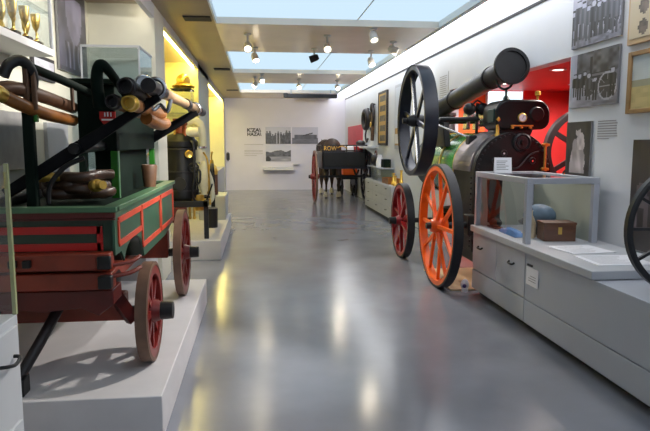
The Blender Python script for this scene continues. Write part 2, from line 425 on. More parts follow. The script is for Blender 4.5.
# undercarriage
obj('upper_beam', MB().box(bx0 - .08, bx1 + .0, 3.2, 3.3, .885, .975), M['red'], hp, .008)
obj('lower_beam', MB().box(bx0 - .08, bx1 - .0, 3.22, 3.32, .775, .868), M['red'], hp, .008)
obj('turntable_ring', MB().lathe((-1.14, 3.62, .745), (0, 0, 1), [(.22, -.03), (.31, -.03), (.31, .03), (.22, .03)], 40, True), M['black'], hp)
obj('cross_bolster', MB().prism([(-1.55, .70), (-1.45, .63), (-1.35, .675), (-1.14, .655), (-.95, .675), (-.86, .63), (-.78, .69), (-.78, .77), (-1.55, .77)], 'y', 3.24, 3.44), M['dred'], hp, .006)
for y0 in (3.3,):
    for x in (-1.42, -.9): obj('chassis_rail', MB().box(x - .035, x + .035, y0, 5.6, .72, .80), M['red'], hp, .005)
bl = MB()
for x, z in ((-.805, .93), (-.805, .825), (-1.19, .93), (-1.26, .93)):
    s_ = .034 if x > -1 else .02
    o = obj('bolt_block', MB().box(x - s_, x + s_, 3.165, 3.2 if z > .9 else 3.22, z - s_, z + s_), M['black'], hp, .006)
for z in (.90, .84):
    obj('step_iron', MB().tube([(-.80, 3.26, z), (-.70, 3.3, z + .01), (-.655, 3.36, z + .03)], .012, 8, 4), M['red'], hp)
obj('front_axle', MB().tube([(-1.62, 3.64, .54), (-.66, 3.64, .54)], .035), M['black'], hp)
obj('axle_bed', MB().box(-1.5, -.80, 3.58, 3.7, .5, .66), M['red'], hp, .01)
obj('axle_bracket', MB().bar((-.86, 3.5, .72), (-.76, 3.6, .5), .05, .07), M['dred'], hp)
obj('rear_axle', MB().tube([(-1.62, 5.24, .61), (-.66, 5.24, .61)], .035), M['black'], hp)
obj('rear_axle_bed', MB().box(-1.5, -.78, 5.18, 5.3, .57, .8), M['red'], hp, .01)
for x, ax in ((-.665, 1), (-1.62, -1)):
    ring_wheel('wheel', hp, (x, 3.64, .54), .3, .072, (ax, 0, 0), 8, (M['wheel_red'], M['tyre_wood'], M['wheel_red'], M['wheel_red']), .055, .022, .075, .13, .04, cap=(.056, .075, M['black']), hub_off=.0)
    ring_wheel('wheel', hp, (x, 5.24, .61), .37, .068, (ax, 0, 0), 10, (M['wheel_red'], M['tyre_wood'], M['wheel_red'], M['wheel_red']), .055, .022, .07, .13, .036, cap=(.05, .075, M['black']), hub_off=.0)
obj('drawbar', MB().tube([(-1.12, 3.5, .66), (-1.2, 3.3, .46), (-1.27, 3.16, .31)], .03, 10, 4), M['leather'], hp)
obj('drawbar_shoe', MB().box(-1.33, -1.22, 3.12, 3.22, .24, .34), M['black'], hp, .01)
# tower
tx0, tx1, ty0, ty1 = -1.12, -.89, 3.95, 5.35
obj('tower_box', MB().box(tx0, tx1, ty0, ty1, 1.5, 1.91), M['dgreen'], hp, .006)
obj('tower_base', MB().box(tx0 + .03, tx1 - .06, ty0 + .25, ty1 - .05, 1.2, 1.5), M['dgreen'], hp)
obj('tower_top', MB().box(tx0 - .07, tx1 + .03, ty0 - .05, ty1 + .05, 1.91, 1.945), M['dgreen'], hp, .008)
for x in (tx0, tx1 - .035):
    for y in (ty0, ty1 - .05): obj('corner_post', MB().box(x - .005, x + .04, y - .005, y + .05, 1.2, 1.5), M['bgreen'] if x > -1 else M['green'], hp, .004)
obj('post_edge', MB().box(tx1 + .004, tx1 + .008, ty0 - .004, ty0 + .03, 1.2, 1.5), M['lgreen'], hp)
em = obj('emblem', MB().prism([(-.985, 1.745), (-.89, 1.745), (-.89, 1.70), (-.91, 1.67), (-.9375, 1.65), (-.965, 1.67), (-.985, 1.70)], 'y', ty0 - .012, ty0), M['line_red'], hp)
obj('emblem_crown', MB().box(-.955, -.948, ty0 - .016, ty0 - .012, 1.715, 1.74).box(-.938, -.930, ty0 - .016, ty0 - .012, 1.715, 1.742).box(-.918, -.911, ty0 - .016, ty0 - .012, 1.715, 1.74).box(-.972, -.90, ty0 - .016, ty0 - .012, 1.69, 1.70), M['paper'], em)
obj('deck', MB().box(bx0 + .04, bx1 - .04, by0 + .04, by1 - .04, 1.19, 1.2), M['dgreen'], hp)
g = obj('pressure_gauge', MB().lathe((-.68, 3.78, 1.905), (.25, -1, 0), [(1e-4, -.02), (.05, -.02), (.055, .0), (.05, .02), (.042, .022), (.04, .012), (1e-4, .012)], 28), M['steel'], hp)
obj('gauge_dial', MB().lathe((-.68, 3.78, 1.905), (.25, -1, 0), [(1e-4, .014), (.04, .014)], 24), M['paper'], g)
obj('gauge_stem', MB().tube([(-.72, 3.78, 1.87), (-.80, 3.9, 1.84), (-.92, 4.0, 1.8)], .012, 8, 4), M['brass'], hp)
# rocking levers and handle poles
obj('rocking_lever', MB().bar((-1.36, 3.4, 1.275), (-.95, 3.4, 1.535), .035, .06, (0, 0, 1), .035, .07).bar((-.95, 3.4, 1.535), (-.53, 3.4, 1.80), .035, .07, (0, 0, 1), .035, .04), M['lever'], hp, .006)
obj('rocking_lever', MB().bar((-1.40, 5.45, 1.30), (-.95, 5.45, 1.58), .035, .06, (0, 0, 1), .035, .09).bar((-.95, 5.45, 1.58), (-.53, 5.45, 1.82), .035, .09, (0, 0, 1), .035, .06), M['lever'], hp, .006)
obj('lever_shaft', MB().cyl((-.98, 3.35, 1.52), (-.98, 5.5, 1.56), .03), M['black'], hp)
pl = obj('handle_pole', MB().tube([(-.56, 3.3, 1.845), (-.56, 5.9, 1.86)], .034, 16), M['pole'], hp)
obj('pole_ferrule', MB().cyl((-.56, 5.9, 1.86), (-.56, 6.3, 1.86), .04), M['leather'], pl)
obj('pole_ferrule', MB().cyl((-.56, 4.85, 1.855), (-.56, 5.02, 1.856), .041), M['leather'], pl)
obj('pole_ferrule', MB().cyl((-.56, 3.24, 1.845), (-.56, 3.72, 1.846), .04, .038), M['leather'], pl)
obj('handle_pole', MB().tube([(-1.40, 3.1, 1.23), (-1.40, 5.9, 1.25)], .036, 16), M['black'], hp)
for y in (3.4, 5.45): obj('pole_hook', MB().torus((-.55, y, 1.845), (0, 1, .05), .05, .012), M['steel'], hp)
obj('link_chain', MB().tube([(-.62, 3.55, 1.80), (-.60, 3.6, 1.74), (-.56, 3.62, 1.77), (-.52, 3.6, 1.73), (-.50, 3.62, 1.80)], .012, 8, 4), M['steel'], hp)
obj('curved_stay', MB().tube([(-1.13, 3.38, 1.22), (-1.12, 3.38, 1.32), (-1.04, 3.38, 1.42), (-.94, 3.4, 1.47)], .014, 8, 6), M['black'], hp)
# side posts with goose-neck pipe rests
def goose(x, y, zt, name):
    obj(name, MB().tube([(x, y, 1.2), (x, y, 1.6), (x, y, zt - .1), (x + .03, y - .02, zt - .02), (x - .03, y - .1, zt + .0), (x - .09, y - .14, zt - .06), (x - .11, y - .14, zt - .12)], .026, 12, 5), M['dgreen'], hp)
obj('side_post', MB().box(-1.225, -1.17, 3.32, 3.37, 1.2, 1.78), M['dgreen'], hp, .008)
obj('post_edge', MB().box(-1.168, -1.15, 3.33, 3.36, 1.66, 1.76), M['bgreen'], hp, .003)
obj('pipe_rest', MB().tube([(-1.19, 3.33, 1.76), (-1.16, 3.33, 1.86), (-1.16, 3.30, 1.93), (-1.19, 3.26, 1.965), (-1.23, 3.22, 1.94), (-1.255, 3.2, 1.88)], .028, 12, 6), M['black'], hp)
obj('strap', MB().box(-1.19, -1.165, 3.27, 3.3, 1.74, 1.95), M['brown'], hp, .004)
obj('strap', MB().box(-1.158, -1.135, 3.29, 3.32, 1.72, 1.94), M['brown'], hp, .004)
obj('side_rail', MB().tube([(-1.17, 3.34, 1.94), (-1.1, 3.6, 1.905), (-1.02, 3.98, 1.85)], .024, 12), M['dgreen'], hp)
obj('rail_strap', MB().box(-1.085, -1.07, 3.7, 3.73, 1.74, 1.91), M['brown'], hp, .003)
obj('pipe_rest', MB().tube([(-.835, 3.36, 1.74), (-.84, 3.34, 1.84), (-.832, 3.32, 1.92), (-.81, 3.31, 1.957), (-.785, 3.35, 1.935), (-.765, 3.48, 1.88), (-.75, 3.65, 1.81)], lambda t: .034 - .012 * t, 14, 6), M['dgreen'], hp)

def hose(name, label, pts, r, m, coupling=True, group=None, bore=None):
    b = Vector(pts[0]); t = thing(name, label, 'hose', b, group)
    obj('hose_body', MB().tube(pts, r, 14, 6), m, t)
    if coupling:
        d = (Vector(pts[0]) - Vector(pts[1])).normalized()
        obj('coupling', MB().lathe(b, d, [(1e-4, -.01), (r * 1.05, -.01), (r * 1.2, .02), (r * 1.2, .05), (r * .95, .06), (r * .95, .1), (r * .75, .1), (r * .7, .05), (1e-4, .05)], 22), bore or M['brass'], t)
    return t
G = 'leather hoses carried on the fire pump'
hose('suction_hose', 'brown leather hose, upper one on the left of the fire pump', [(-1.28, 3.1, 1.80), (-1.22, 3.24, 1.825), (-1.16, 3.5, 1.80), (-1.155, 3.98, 1.77)], .036, M['hose_dark'], True, G)
hose('suction_hose', 'tan leather hose, lower one on the left of the fire pump', [(-1.235, 3.12, 1.78), (-1.19, 3.26, 1.74), (-1.15, 3.5, 1.705), (-1.155, 3.98, 1.69)], .034, M['hose'], True, G)
hose('suction_hose', 'short tan hose with black open end beside the red emblem', [(-.725, 3.25, 1.755), (-.72, 3.4, 1.75), (-.70, 3.8, 1.73), (-.69, 4.2, 1.73)], .034, M['hose'], True, G, M['leather'])
hose('suction_hose', 'short tan hose with bright orange brass end under the pale pole', [(-.645, 3.25, 1.75), (-.64, 3.45, 1.745), (-.63, 3.8, 1.735), (-.63, 4.1, 1.74)], .036, M['hose'], True, G)
hose('suction_hose', 'tan hose hanging lowest beneath the pale handle pole', [(-.63, 3.55, 1.69), (-.605, 3.7, 1.668), (-.60, 3.9, 1.665), (-.605, 4.1, 1.68)], .036, M['hose'], False, G)
hose('suction_hose', 'thick black open pipe end beside the pressure gauge on pump', [(-.665, 3.28, 1.835), (-.66, 3.5, 1.83), (-.67, 3.9, 1.82)], .042, M['leather'], True, None, M['leather'])
# pile of hose on the deck
t = thing('coiled_hose', 'pile of dark brown leather hose lying on the pump deck', 'hose', (-1.0, 3.65, 1.2))
pts = []
for k in range(52):
    a = k * .62; r = .07 + .07 * vn(k * .37, 2.1, 3) + .03 * math.sin(k * 2.1)
    pts.append((-1.075 + r * 1.38 * math.cos(a) + .03 * math.sin(k * .9), 3.66 + r * 1.25 * math.sin(a), 1.232 + .0022 * k + .03 * vn(k * .8, 5.0, 1)))
obj('hose_body', MB().tube(pts, .03, 10, 3, .75), M['brown_dark'], t)
obj('coupling', MB().lathe((-.93, 3.5, 1.31), (.8, -.7, .1), [(1e-4, 0), (.03, 0), (.036, .02), (.036, .05), (.026, .06), (.024, .1), (1e-4, .1)], 20), M['brass'], t)
obj('nozzle', MB().lathe((-1.13, 3.5, 1.36), (-.9, -.3, .1), [(1e-4, -.1), (.014, -.1), (.028, .04), (.034, .05), (.034, .08), (1e-4, .08)], 20), M['brass'], t)
o = obj('leather_bucket', MB().lathe((-.835, 4.75, 1.215), (0, 0, 1), [(1e-4, 0), (.045, 0), (.06, .16), (.055, .17), (.05, .16), (.04, .02), (1e-4, .02)], 22), M['brown'])
tag(o, 'brown leather bucket standing in the side opening of the fire pump', 'bucket')

# ================================================================== LEFT: near display case, trophies, pictures
t = thing('display_case', 'white cabinet with glass top case at the near left edge', 'display case', (-1.3, 1.6, 0))
obj('body', MB().box(XL + .02, -.92, .9, 2.34, 0, .905), M['white'], t, .004)
obj('drawer', MB().box(-.925, -.91, .95, 2.31, .52, .87), M['white'], t, .003)
obj('door', MB().box(-.925, -.91, .95, 2.31, .06, .50), M['white'], t, .003)
obj('handle', MB().tube([(-.91, 2.14, .765), (-.885, 2.15, .765), (-.88, 2.2, .755), (-.885, 2.25, .765), (-.91, 2.26, .765)], .007, 8, 4), M['black'], t)
gl = MB().box(-.926, -.92, .92, 2.335, .905, 1.47).box(XL + .03, -.926, 2.33, 2.336, .905, 1.47)
obj('glass_pane', gl, M['glass'], t)
obj('glass_lid', MB().box(XL + .03, -.926, .92, 2.33, 1.462, 1.47), M['glass'], t)
obj('glass_edge', MB().box(-.932, -.918, 2.326, 2.342, .905, 1.475), M['glass_edge'], t)
o = obj('old_ledger', MB().box(-1.3, -1.0, 1.9, 2.2, .906, .96), M['wood'], None, .006); tag(o, 'dark wooden block inside the glass case at the near left edge', 'block')

SX = -1.45
sh = thing('trophy_shelf', 'thick white wall shelf with glass front holding gold trophies', 'shelf', (-1.6, 3.6, 2.17))
obj('board', MB().box(XL + .005, SX, 2.6, 4.62, 2.165, 2.215), M['white'], sh, .004)
obj('glass_shelf', MB().box(XL + .005, SX - .02, 2.6, 4.59, 2.46, 2.47), M['fog_glass'], sh)
obj('glass_front', MB().box(SX - .012, SX - .006, 2.6, 4.6, 2.215, 3.0), M['glass'], sh)
obj('end_pane', MB().box(XL + .005, SX - .012, 4.59, 4.6, 2.215, 3.0), M['fog_glass'], sh)
obj('edge_post', MB().box(SX - .02, SX, 4.59, 4.612, 2.215, 3.0), M['frame_grey'], sh)
def trophy(x, y, z, h, kind, label):
    t = thing('trophy', label, 'trophy', (x, y, z), 'gold trophies on the glass fronted shelf')
    r = h * .17
    obj('base', MB().box(x - r, x + r, y - r, y + r, z, z + h * .12), M['leather'], t, .003)
    if kind == 0:
        pr = [(1e-4, .12), (.5, .12), (.5, .16), (.16, .22), (.12, .42), (.3, .48), (.62, .6), (.85, .82), (.9, 1), (.82, 1), (.75, .82), (1e-4, .56)]
    elif kind == 1:
        pr = [(1e-4, .12), (.55, .12), (.5, .18), (.2, .25), (.2, .5), (.45, .58), (.35, .7), (.5, .82), (.2, .93), (.1, 1), (1e-4, 1)]
    else:
        pr = [(1e-4, .12), (.6, .12), (.55, .2), (.3, .3), (.75, .5), (.8, .7), (.5, .85), (.55, .92), (.1, 1), (1e-4, 1)]
    obj('cup', MB().lathe((x, y, z), (0, 0, 1), [(a * r, b * h) for a, b in pr], 20), M['gold'], t)
    if kind == 0:
        for s in (-1, 1): obj('handle', MB().torus((x, y + s * r * .85, z + h * .78), (1, 0, 0), h * .12, h * .02, 16, 6), M['gold'], t)
tr = [(3.92, .22, 2), (4.02, .21, 0), (4.12, .2, 1), (4.22, .215, 0), (4.32, .19, 2), (4.42, .205, 0), (4.52, .11, 1)]
nms = ['seventh', 'sixth', 'fifth', 'fourth', 'third', 'second', 'first']
for i, (y, h, k) in enumerate(tr):
    trophy(-1.53 + .03 * (i % 2), y, 2.215, h, k, ['two-handled gold cup', 'slim gold figure trophy', 'bulbous gold lidded trophy'][k] + ' on dark base, %s along shelf counted from its far end' % nms[i])
def poster1(u, v):
    g = 66 + 40 * vn(u * 6, v * 9, 1)
    if ell(u, v, .55, .75, .28, .4): g = 112 + 40 * vn(u * 9, v * 9, 2)
    if v < .35 and .2 < u < .8: g = 150 - 90 * abs(math.sin(u * 16 + vn(u * 4, v * 5, 3) * 3)) - 30 * v
    if v > .9 or v < .06: g = 62
    return (g * .94, g * .92, g * 1.1)
tag(picture('poster', (XL + .03, 5.62, 2.2), (0, .87, 0), (0, 0, .78), poster1, None, 30, 40), 'tall dark grey photograph poster on wall behind the fire pump', 'poster')
t = thing('framed_print', 'small dark edged print on the wall under the trophy shelf', 'picture', (XL + .01, 5.22, 2.1))
obj('frame', MB().box(XL, XL + .02, 4.98, 5.5, 2.06, 2.25), M['ink'], t)
picture('print', (XL + .025, 5.01, 2.09), (0, .46, 0), (0, 0, .13), lambda u, v: 175 + 50 * vn(u * 5, v * 4, 4), t, 12, 6, .004)
tag(obj('wall_panel', MB().box(XL, XL + .03, 3.4, 4.75, 1.36, 1.77), M['mid_grey'], None, .004), 'plain grey panel low on the left wall behind the pump posts', 'panel')
tag(obj('wall_panel', MB().box(XL, XL + .03, 5.2, 5.75, 1.25, 1.72), M['grey'], None, .004), 'pale grey board on the left wall between hose and lever', 'panel')
t = thing('glass_case', 'tall clear glass case behind the tower of the fire pump', 'glass case', (-1.4, 6.25, 0))
obj('pedestal', MB().box(-1.62, -1.1, 5.92, 6.6, 0, 1.3), M['white'], t, .004)
for a in ((-1.1, -1.094, 5.92, 6.6), (-1.62, -1.614, 5.92, 6.6), (-1.614, -1.1, 5.92, 5.926), (-1.614, -1.1, 6.594, 6.6)):
    obj('glass_pane', MB().box(*a, 1.3, 2.43), M['fog_glass'], t)
obj('glass_lid', MB().box(-1.62, -1.094, 5.92, 6.6, 2.43, 2.445), M['fog_glass'], t)
e = MB()
for x in (-1.62, -1.1): e.box(x - .006, x + .008, 5.91, 5.925, 1.3, 2.45)
e.box(-1.62, -1.09, 5.905, 5.92, 2.435, 2.455).box(-1.105, -1.09, 5.92, 6.6, 2.435, 2.455)
obj('edge_strip', e, M['frame_grey'], t)

# yellow bay contents
o = obj('wall_shelf', MB().box(XL + .022, XS - .02, 10.2, 11.37, 2.03, 2.045), M['fog_glass']); tag(o, 'glass shelf high in the first yellow bay', 'shelf')
t = thing('glass_box', 'small glass box on the high shelf of first yellow bay', 'glass case', (-1.3, 10.8, 2.046))
obj('glass_pane', MB().box(-1.46, -1.13, 10.6, 11.1, 2.052, 2.46), M['fog_glass'], t)
obj('base', MB().box(-1.47, -1.12, 10.59, 11.11, 2.046, 2.055), M['mid_grey'], t)
obj('lid', MB().box(-1.47, -1.12, 10.59, 11.11, 2.46, 2.475), M['gunmetal'], t)
t = thing('fire_helmet', 'shiny brass fire helmet on top of the glass box', 'helmet', (-1.3, 10.85, 2.475))
obj('crown', MB().sphere((-1.28, 10.85, 2.625), .12, 20, (1, 1.2, 1.0)), M['brass'], t)
obj('brim', MB().lathe((-1.28, 10.85, 2.545), (0, .05, 1), [(.10, .02), (.19, -.03), (.2, -.02), (.11, .04)], 28, True), M['brass'], t)
obj('comb', MB().lathe((-1.28, 10.85, 2.6), (1, 0, 0), [(.1, -.012), (.16, -.012), (.16, .012), (.1, .012)], 24, True), M['brass'], t)

# ================================================================== LEFT: STEAM FIRE ENGINE on second plinth
tag(obj('display_plinth', MB().box(XL + .025, -.51, 8.0, 11.2, 0, .26), M['plinth'], None, .006), 'low white plinth under the steam pump with ivory pipe', 'plinth', 'white display plinths')
st = thing('steam_pump', 'black vertical boiler steam fire pump with ivory elbow pipe', 'steam pump', (-1.0, 8.6, .26))
bxc, byc = -1.06, 8.5
boil = obj('boiler', MB().lathe((bxc, byc, .80), (0, 0, 1), [(1e-4, 0), (.23, 0), (.235, .05), (.225, .1), (.225, .34), (.215, .36), (.205, .68), (.235, .70), (.235, .77), (.205, .8), (.16, .86), (.1, .88), (1e-4, .88)], 36), M['boiler_black'], st)
for z in (.9, 1.16, 1.47): obj('boiler_band', MB().lathe((bxc, byc, z), (0, 0, 1), [(.21, -.012), (.236, -.012), (.236, .012), (.21, .012)], 36, True), M['gunmetal'], st)
obj('chimney_stub', MB().lathe((bxc, byc, 1.68), (0, 0, 1), [(.08, 0), (.08, .16), (.1, .17), (.1, .2), (.07, .2)], 24), M['copper'], st)
obj('safety_valve', MB().cyl((-.98, 8.38, 1.62), (-.98, 8.38, 1.80), .03, .02).sphere((-.98, 8.38, 1.81), .035), M['copper'], st)
obj('whistle', MB().cyl((-1.12, 8.38, 1.64), (-1.12, 8.38, 1.75), .016).cyl((-1.12, 8.38, 1.75), (-1.12, 8.38, 1.82), .026), M['brass'], st)
obj('elbow_pipe', MB().tube([(-.98, 8.5, 1.83), (-.88, 8.5, 1.86), (-.79, 8.5, 1.80), (-.765, 8.5, 1.66), (-.76, 8.5, 1.5)], .055, 16, 8), M['ivory'], st)
obj('cross_cylinder', MB().cyl((-.97, 8.42, 1.70), (-.80, 8.42, 1.70), .07), M['ivory'], st, .006)
obj('steam_cylinder', MB().cyl((-.80, 8.5, 1.28), (-.80, 8.5, 1.48), .075), M['ivory'], st, .006)
for z in (1.26, 1.48): obj('cylinder_cover', MB().cyl((-.80, 8.5, z), (-.80, 8.5, z + .025), .095), M['steel'], st)
obj('air_vessel', MB().lathe((-.745, 8.42, .84), (0, 0, 1), [(1e-4, 0), (.05, 0), (.05, .05), (.075, .1), (.085, .25), (.07, .4), (.03, .46), (1e-4, .47)], 24), M['ivory'], st)
for x, y in ((-.86, 8.42), (-.72, 8.56)): obj('piston_rod', MB().cyl((x, y, .8), (x, y, 1.28), .013), M['steel'], st)
obj('pump_body', MB().cyl((-.83, 8.46, .62), (-.83, 8.46, .84), .075).cyl((-.92, 8.44, .74), (-.66, 8.44, .74), .045), M['brass'], st)
obj('valve_gear', MB().tube([(-.86, 8.36, .98), (-.80, 8.35, 1.02), (-.79, 8.35, 1.16), (-.84, 8.36, 1.2)], .014, 8, 4), M['gunmetal'], st)
hw = obj('hand_wheel', MB().torus((-.87, 8.3, 1.22), (0, 1, 0), .06, .01, 24, 8), M['gunmetal'], st)
obj('hand_wheel_spoke', MB().bar((-.93, 8.3, 1.22), (-.81, 8.3, 1.22), .012, .012).bar((-.87, 8.3, 1.16), (-.87, 8.3, 1.28), .012, .012, (0, 1, 0)), M['gunmetal'], hw)
obj('delivery_pipe', MB().tube([(-.68, 8.44, .74), (-.64, 8.44, .8), (-.65, 8.5, 1.0), (-.70, 8.5, 1.16)], .03, 12, 6), M['ivory'], st)
obj('chassis', MB().box(-1.32, -1.26, 8.1, 9.6, .70, .78).box(-.74, -.68, 8.1, 9.6, .70, .78).box(-1.32, -.68, 8.1, 8.16, .70, .78).box(-1.32, -.68, 9.54, 9.6, .70, .78).box(-1.32, -.68, 8.6, 8.68, .70, .8), M['black'], st, .004)
for x in (-1.29, -.71):
    for y in (8.2, 9.5): obj('leg', MB().bar((x, y, .26), (x, y, .71), .06, .05, (0, 1, 0)), M['gunmetal'], st)
for i, (x, y) in enumerate(((-.92, 8.14), (-.86, 8.13), (-1.0, 8.14))): obj('drain_cock', MB().cyl((x, y, .56), (x, y, .72), .016).sphere((x, y, .555), .022), M['brass'], st)
obj('feed_pipe', MB().tube([(-.90, 8.32, 1.58), (-.86, 8.26, 1.5), (-.86, 8.26, 1.1), (-.90, 8.3, .86), (-.86, 8.4, .74)], .016, 8, 5), M['gunmetal'], st)
obj('drain_pipe', MB().tube([(-.70, 8.4, .86), (-.67, 8.3, .95), (-.68, 8.28, 1.3), (-.74, 8.36, 1.42)], .013, 8, 5), M['brass'], st)
obj('pressure_gauge', MB().lathe((-.93, 8.28, 1.40), (.3, -1, 0), [(1e-4, 0), (.05, 0), (.055, .02), (.045, .03), (1e-4, .022)], 22), M['brass'], st)
obj('hand_lever', MB().bar((-.72, 8.3, .74), (-.62, 8.2, 1.0), .02, .025, (0, 1, 0)), M['gunmetal'], st)
fly = ring_wheel('flywheel', st, (-.66, 8.75, 1.02), .24, .04, (1, 0, 0), 6, (M['black'], M['gunmetal'], M['black'], M['black']), .03, .01, .04, .08, .022)
obj('flywheel_shaft', MB().cyl((-.85, 8.75, 1.02), (-.63, 8.75, 1.02), .018), M['steel'], st)
obj('tool_box', MB().box(-1.2, -.95, 8.02, 8.12, .50, .70), M['dred'], st, .008)
obj('fire_door', MB().cyl((bxc, 8.27, 1.0), (bxc, 8.25, 1.0), .09), M['gunmetal'], st)
t = thing('waste_bin', 'dark grey cylinder bin on far plinth below the steam pump', 'bin', (-.72, 9.3, .26))
obj('body', MB().lathe((-.72, 9.3, .26), (0, 0, 1), [(1e-4, 0), (.085, 0), (.095, .30), (.085, .30), (.08, .02), (1e-4, .02)], 24), M['gunmetal'], t)
obj('rim', MB().torus((-.72, 9.3, .56), (0, 0, 1), .09, .008), M['mid_grey'], t)
tag(obj('display_block', MB().box(-1.0, -.56, 10.2, 11.1, .26, .66), M['grey'], None, .006), 'pale grey display block at the far end of second plinth', 'display block')
t = thing('fire_extinguisher', 'dark brown antique cylinder with brass shoulder on grey block', 'fire extinguisher', (-.80, 10.55, .66))
obj('body', MB().lathe((-.80, 10.55, .66), (0, 0, 1), [(1e-4, 0), (.1, 0), (.1, .38), (.09, .4), (1e-4, .4)], 24), M['wood'], t)
obj('shoulder', MB().lathe((-.80, 10.55, 1.06), (0, 0, 1), [(.1, -.05), (.105, 0), (.08, .09), (.035, .13), (.03, .2), (1e-4, .2)], 24), M['brass'], t)
obj('spout', MB().tube([(-.80, 10.55, 1.25), (-.80, 10.5, 1.32), (-.78, 10.46, 1.40)], .014, 8, 4), M['brass'], t)

# ================================================================== BACK WALL
yb = YB - .02
def ph_a(u, v):
    g = 196 - 20 * v
    for k in range(9):
        cx = .06 + k * .11; hh = .5 + .28 * hsh(k, 3, 1)
        if ell(u, v, cx, hh, .035, .07): g = 90
        if abs(u - cx) < .05 and v < hh - .05: g = 42 + 46 * vn(u * 30, v * 12, k)
    return g
def ph_b(u, v):
    g = 200
    if v < .55 + .2 * vn(u * 5, 1, 3): g = 66 + 40 * vn(u * 14, v * 14, 2)
    if v < .3: g = 128 + 40 * vn(u * 4, v * 20, 5)
    if ell(u, v, .08, .12, .12, .18): g = 40
    return g
def ph_c(u, v):
    g = 186
    if v < .36: g = 92 + 26 * vn(u * 10, v * 20, 1)
    if .3 < v < .55 and .1 < u < .95: g = 70 + 30 * vn(u * 16, 3, 3)
    if abs(v - (.5 + .42 * (u - .45))) < .035 and .42 < u < .8: g = 48
    return (g * .95, g * .95, g * 1.04)
tag(picture('photograph', (.25, yb, 1.52), (.83, 0, 0), (0, 0, .55), ph_a), 'grey photograph of a standing crowd, upper left of back wall trio', 'photograph')
tag(picture('photograph', (.25, yb, .95), (.83, 0, 0), (0, 0, .52), ph_b), 'grey town photograph hung directly below the crowd photograph', 'photograph')
tag(picture('photograph', (1.12, yb, 1.52), (.86, 0, 0), (0, 0, .55), ph_c), 'photograph of long ladder engine, right one on back wall', 'photograph')
t = thing('wall_text', 'black two line heading and faint grey text on back wall', 'sign', (-.2, YB - .004, 1.3))
text('heading', "K'ZA\\", .155, M['ink'], (-.13, YB - .006, 1.965), RX90, t, .002, 1.2, .006)
text('heading', "HAZA\\", .155, M['ink'], (-.12, YB - .006, 1.83), RX90, t, .002, 1.0, .006)
b = MB()
for z, w_ in ((1.5, .62), (1.3, .6), (1.26, .6), (1.2, .6), (1.14, .4)): b.box(-.45, -.45 + w_, YB - .003, YB, z - .01, z + .01)
obj('small_print', b, M['ink_faint'], t)
t = thing('wall_shelf', 'shallow white box shelf on back wall below the photographs', 'shelf', (.65, 19.8, .56))
obj('board', MB().box(.15, 1.14, 19.6, YB, .67, .76), M['white'], t, .006)
obj('bracket', MB().box(.2, 1.08, 19.85, YB, .58, .67), M['wall_back'], t)
obj('lip', MB().box(1.14, 1.36, 19.85, YB, .83, .86), M['grey'], t)
tag(obj('wall_phone', MB().box(-1.03, -.93, YB - .06, YB, 1.0, 1.22).box(-1.0, -.96, YB - .09, YB - .06, .96, 1.26), M['black'], None, .01), 'small black wall phone at the left end of back wall', 'phone')

# ================================================================== CART AND HORSE
ct = thing('cart', 'black horse-drawn cart with gold lettering and red wheels', 'cart', (2.13, 15.7, 0))
cx0, cx1, cy0, cy1 = 1.6, 2.72, 15.05, 16.4
obj('body', MB().box(cx0, cx1, cy0, cy0 + .04, .93, 1.33).box(cx0, cx1, cy1 - .04, cy1, .93, 1.33).box(cx0, cx0 + .04, cy0, cy1, .93, 1.33).box(cx1 - .04, cx1, cy0, cy1, .93, 1.33).box(cx0, cx1, cy0, cy1, .9, .95), M['navy'], ct, .005)
r = MB()
for z in (1.34, 1.475): r.box(cx0 - .02, cx1 + .02, cy0 - .02, cy0 + .03, z, z + .03)
for x in (cx0, 1.84, 2.2, 2.46, cx1 - .03): r.box(x, x + .03, cy0 - .01, cy0 + .02, 1.33, 1.49)
r.box(cx0 - .02, cx0 + .02, cy0, cy1, 1.475, 1.505).box(cx1 - .02, cx1 + .02, cy0, cy1, 1.475, 1.505)
obj('rack_rail', r, M['leather'], ct)
nb = obj('name_board', MB().box(cx0 + .07, 1.95, cy0 - .03, cy0 - .022, 1.35, 1.475), M['leather'], ct)
text('gold_lettering', "ROW", .15, M['gold_letter'], (1.80, cy0 - .034, 1.412), RX90, nb, .002, .9)
obj('gold_scroll', MB().tube([(1.98, cy0 - .03, 1.43), (2.1, cy0 - .03, 1.47), (2.22, cy0 - .03, 1.42)], .012, 6, 4), M['gold_letter'], nb)
obj('tail_board', MB().box(cx0 + .03, cx1 - .03, cy0 - .015, cy0, .96, 1.31), M['black_gloss'], ct, .004)
obj('axle', MB().cyl((1.40, 15.6, .68), (2.86, 15.6, .68), .03), M['black'], ct)
for x in (1.75, 2.55): obj('spring', MB().tube([(x, 15.2, .86), (x, 15.6, .72), (x, 16.0, .86)], .025, 8, 6), M['black'], ct)
ring_wheel('wheel', ct, (1.46, 15.6, .68), .68, .05, (-1, 0, 0), 12, (M['wheel_red'], M['tyre_wood'], M['wheel_red'], M['wheel_red']), .06, .018, .08, .22, .035, cap=(.05, .05, M['black']))
ring_wheel('wheel', ct, (2.80, 15.6, .68), .68, .05, (1, 0, 0), 12, (M['navy'], M['tyre'], M['navy'], M['navy']), .06, .018, .08, .15, .035)
for x in (1.74, 2.42): obj('shaft', MB().tube([(x, 16.3, .92), (x, 17.2, 1.05), (x, 18.6, 1.15)], .035, 10, 4), M['wood'], ct)
tag(obj('folded_sheet', MB().box(2.25, 2.42, 15.2, 15.5, .95, 1.47), M['paper'], None, .02), 'white bundle standing inside the black cart', 'bundle')
tag(obj('storage_box', MB().box(2.45, 2.66, 15.2, 15.5, .95, 1.46), M['line_red'], None, .01), 'red box standing inside the black cart beside white bundle', 'box')

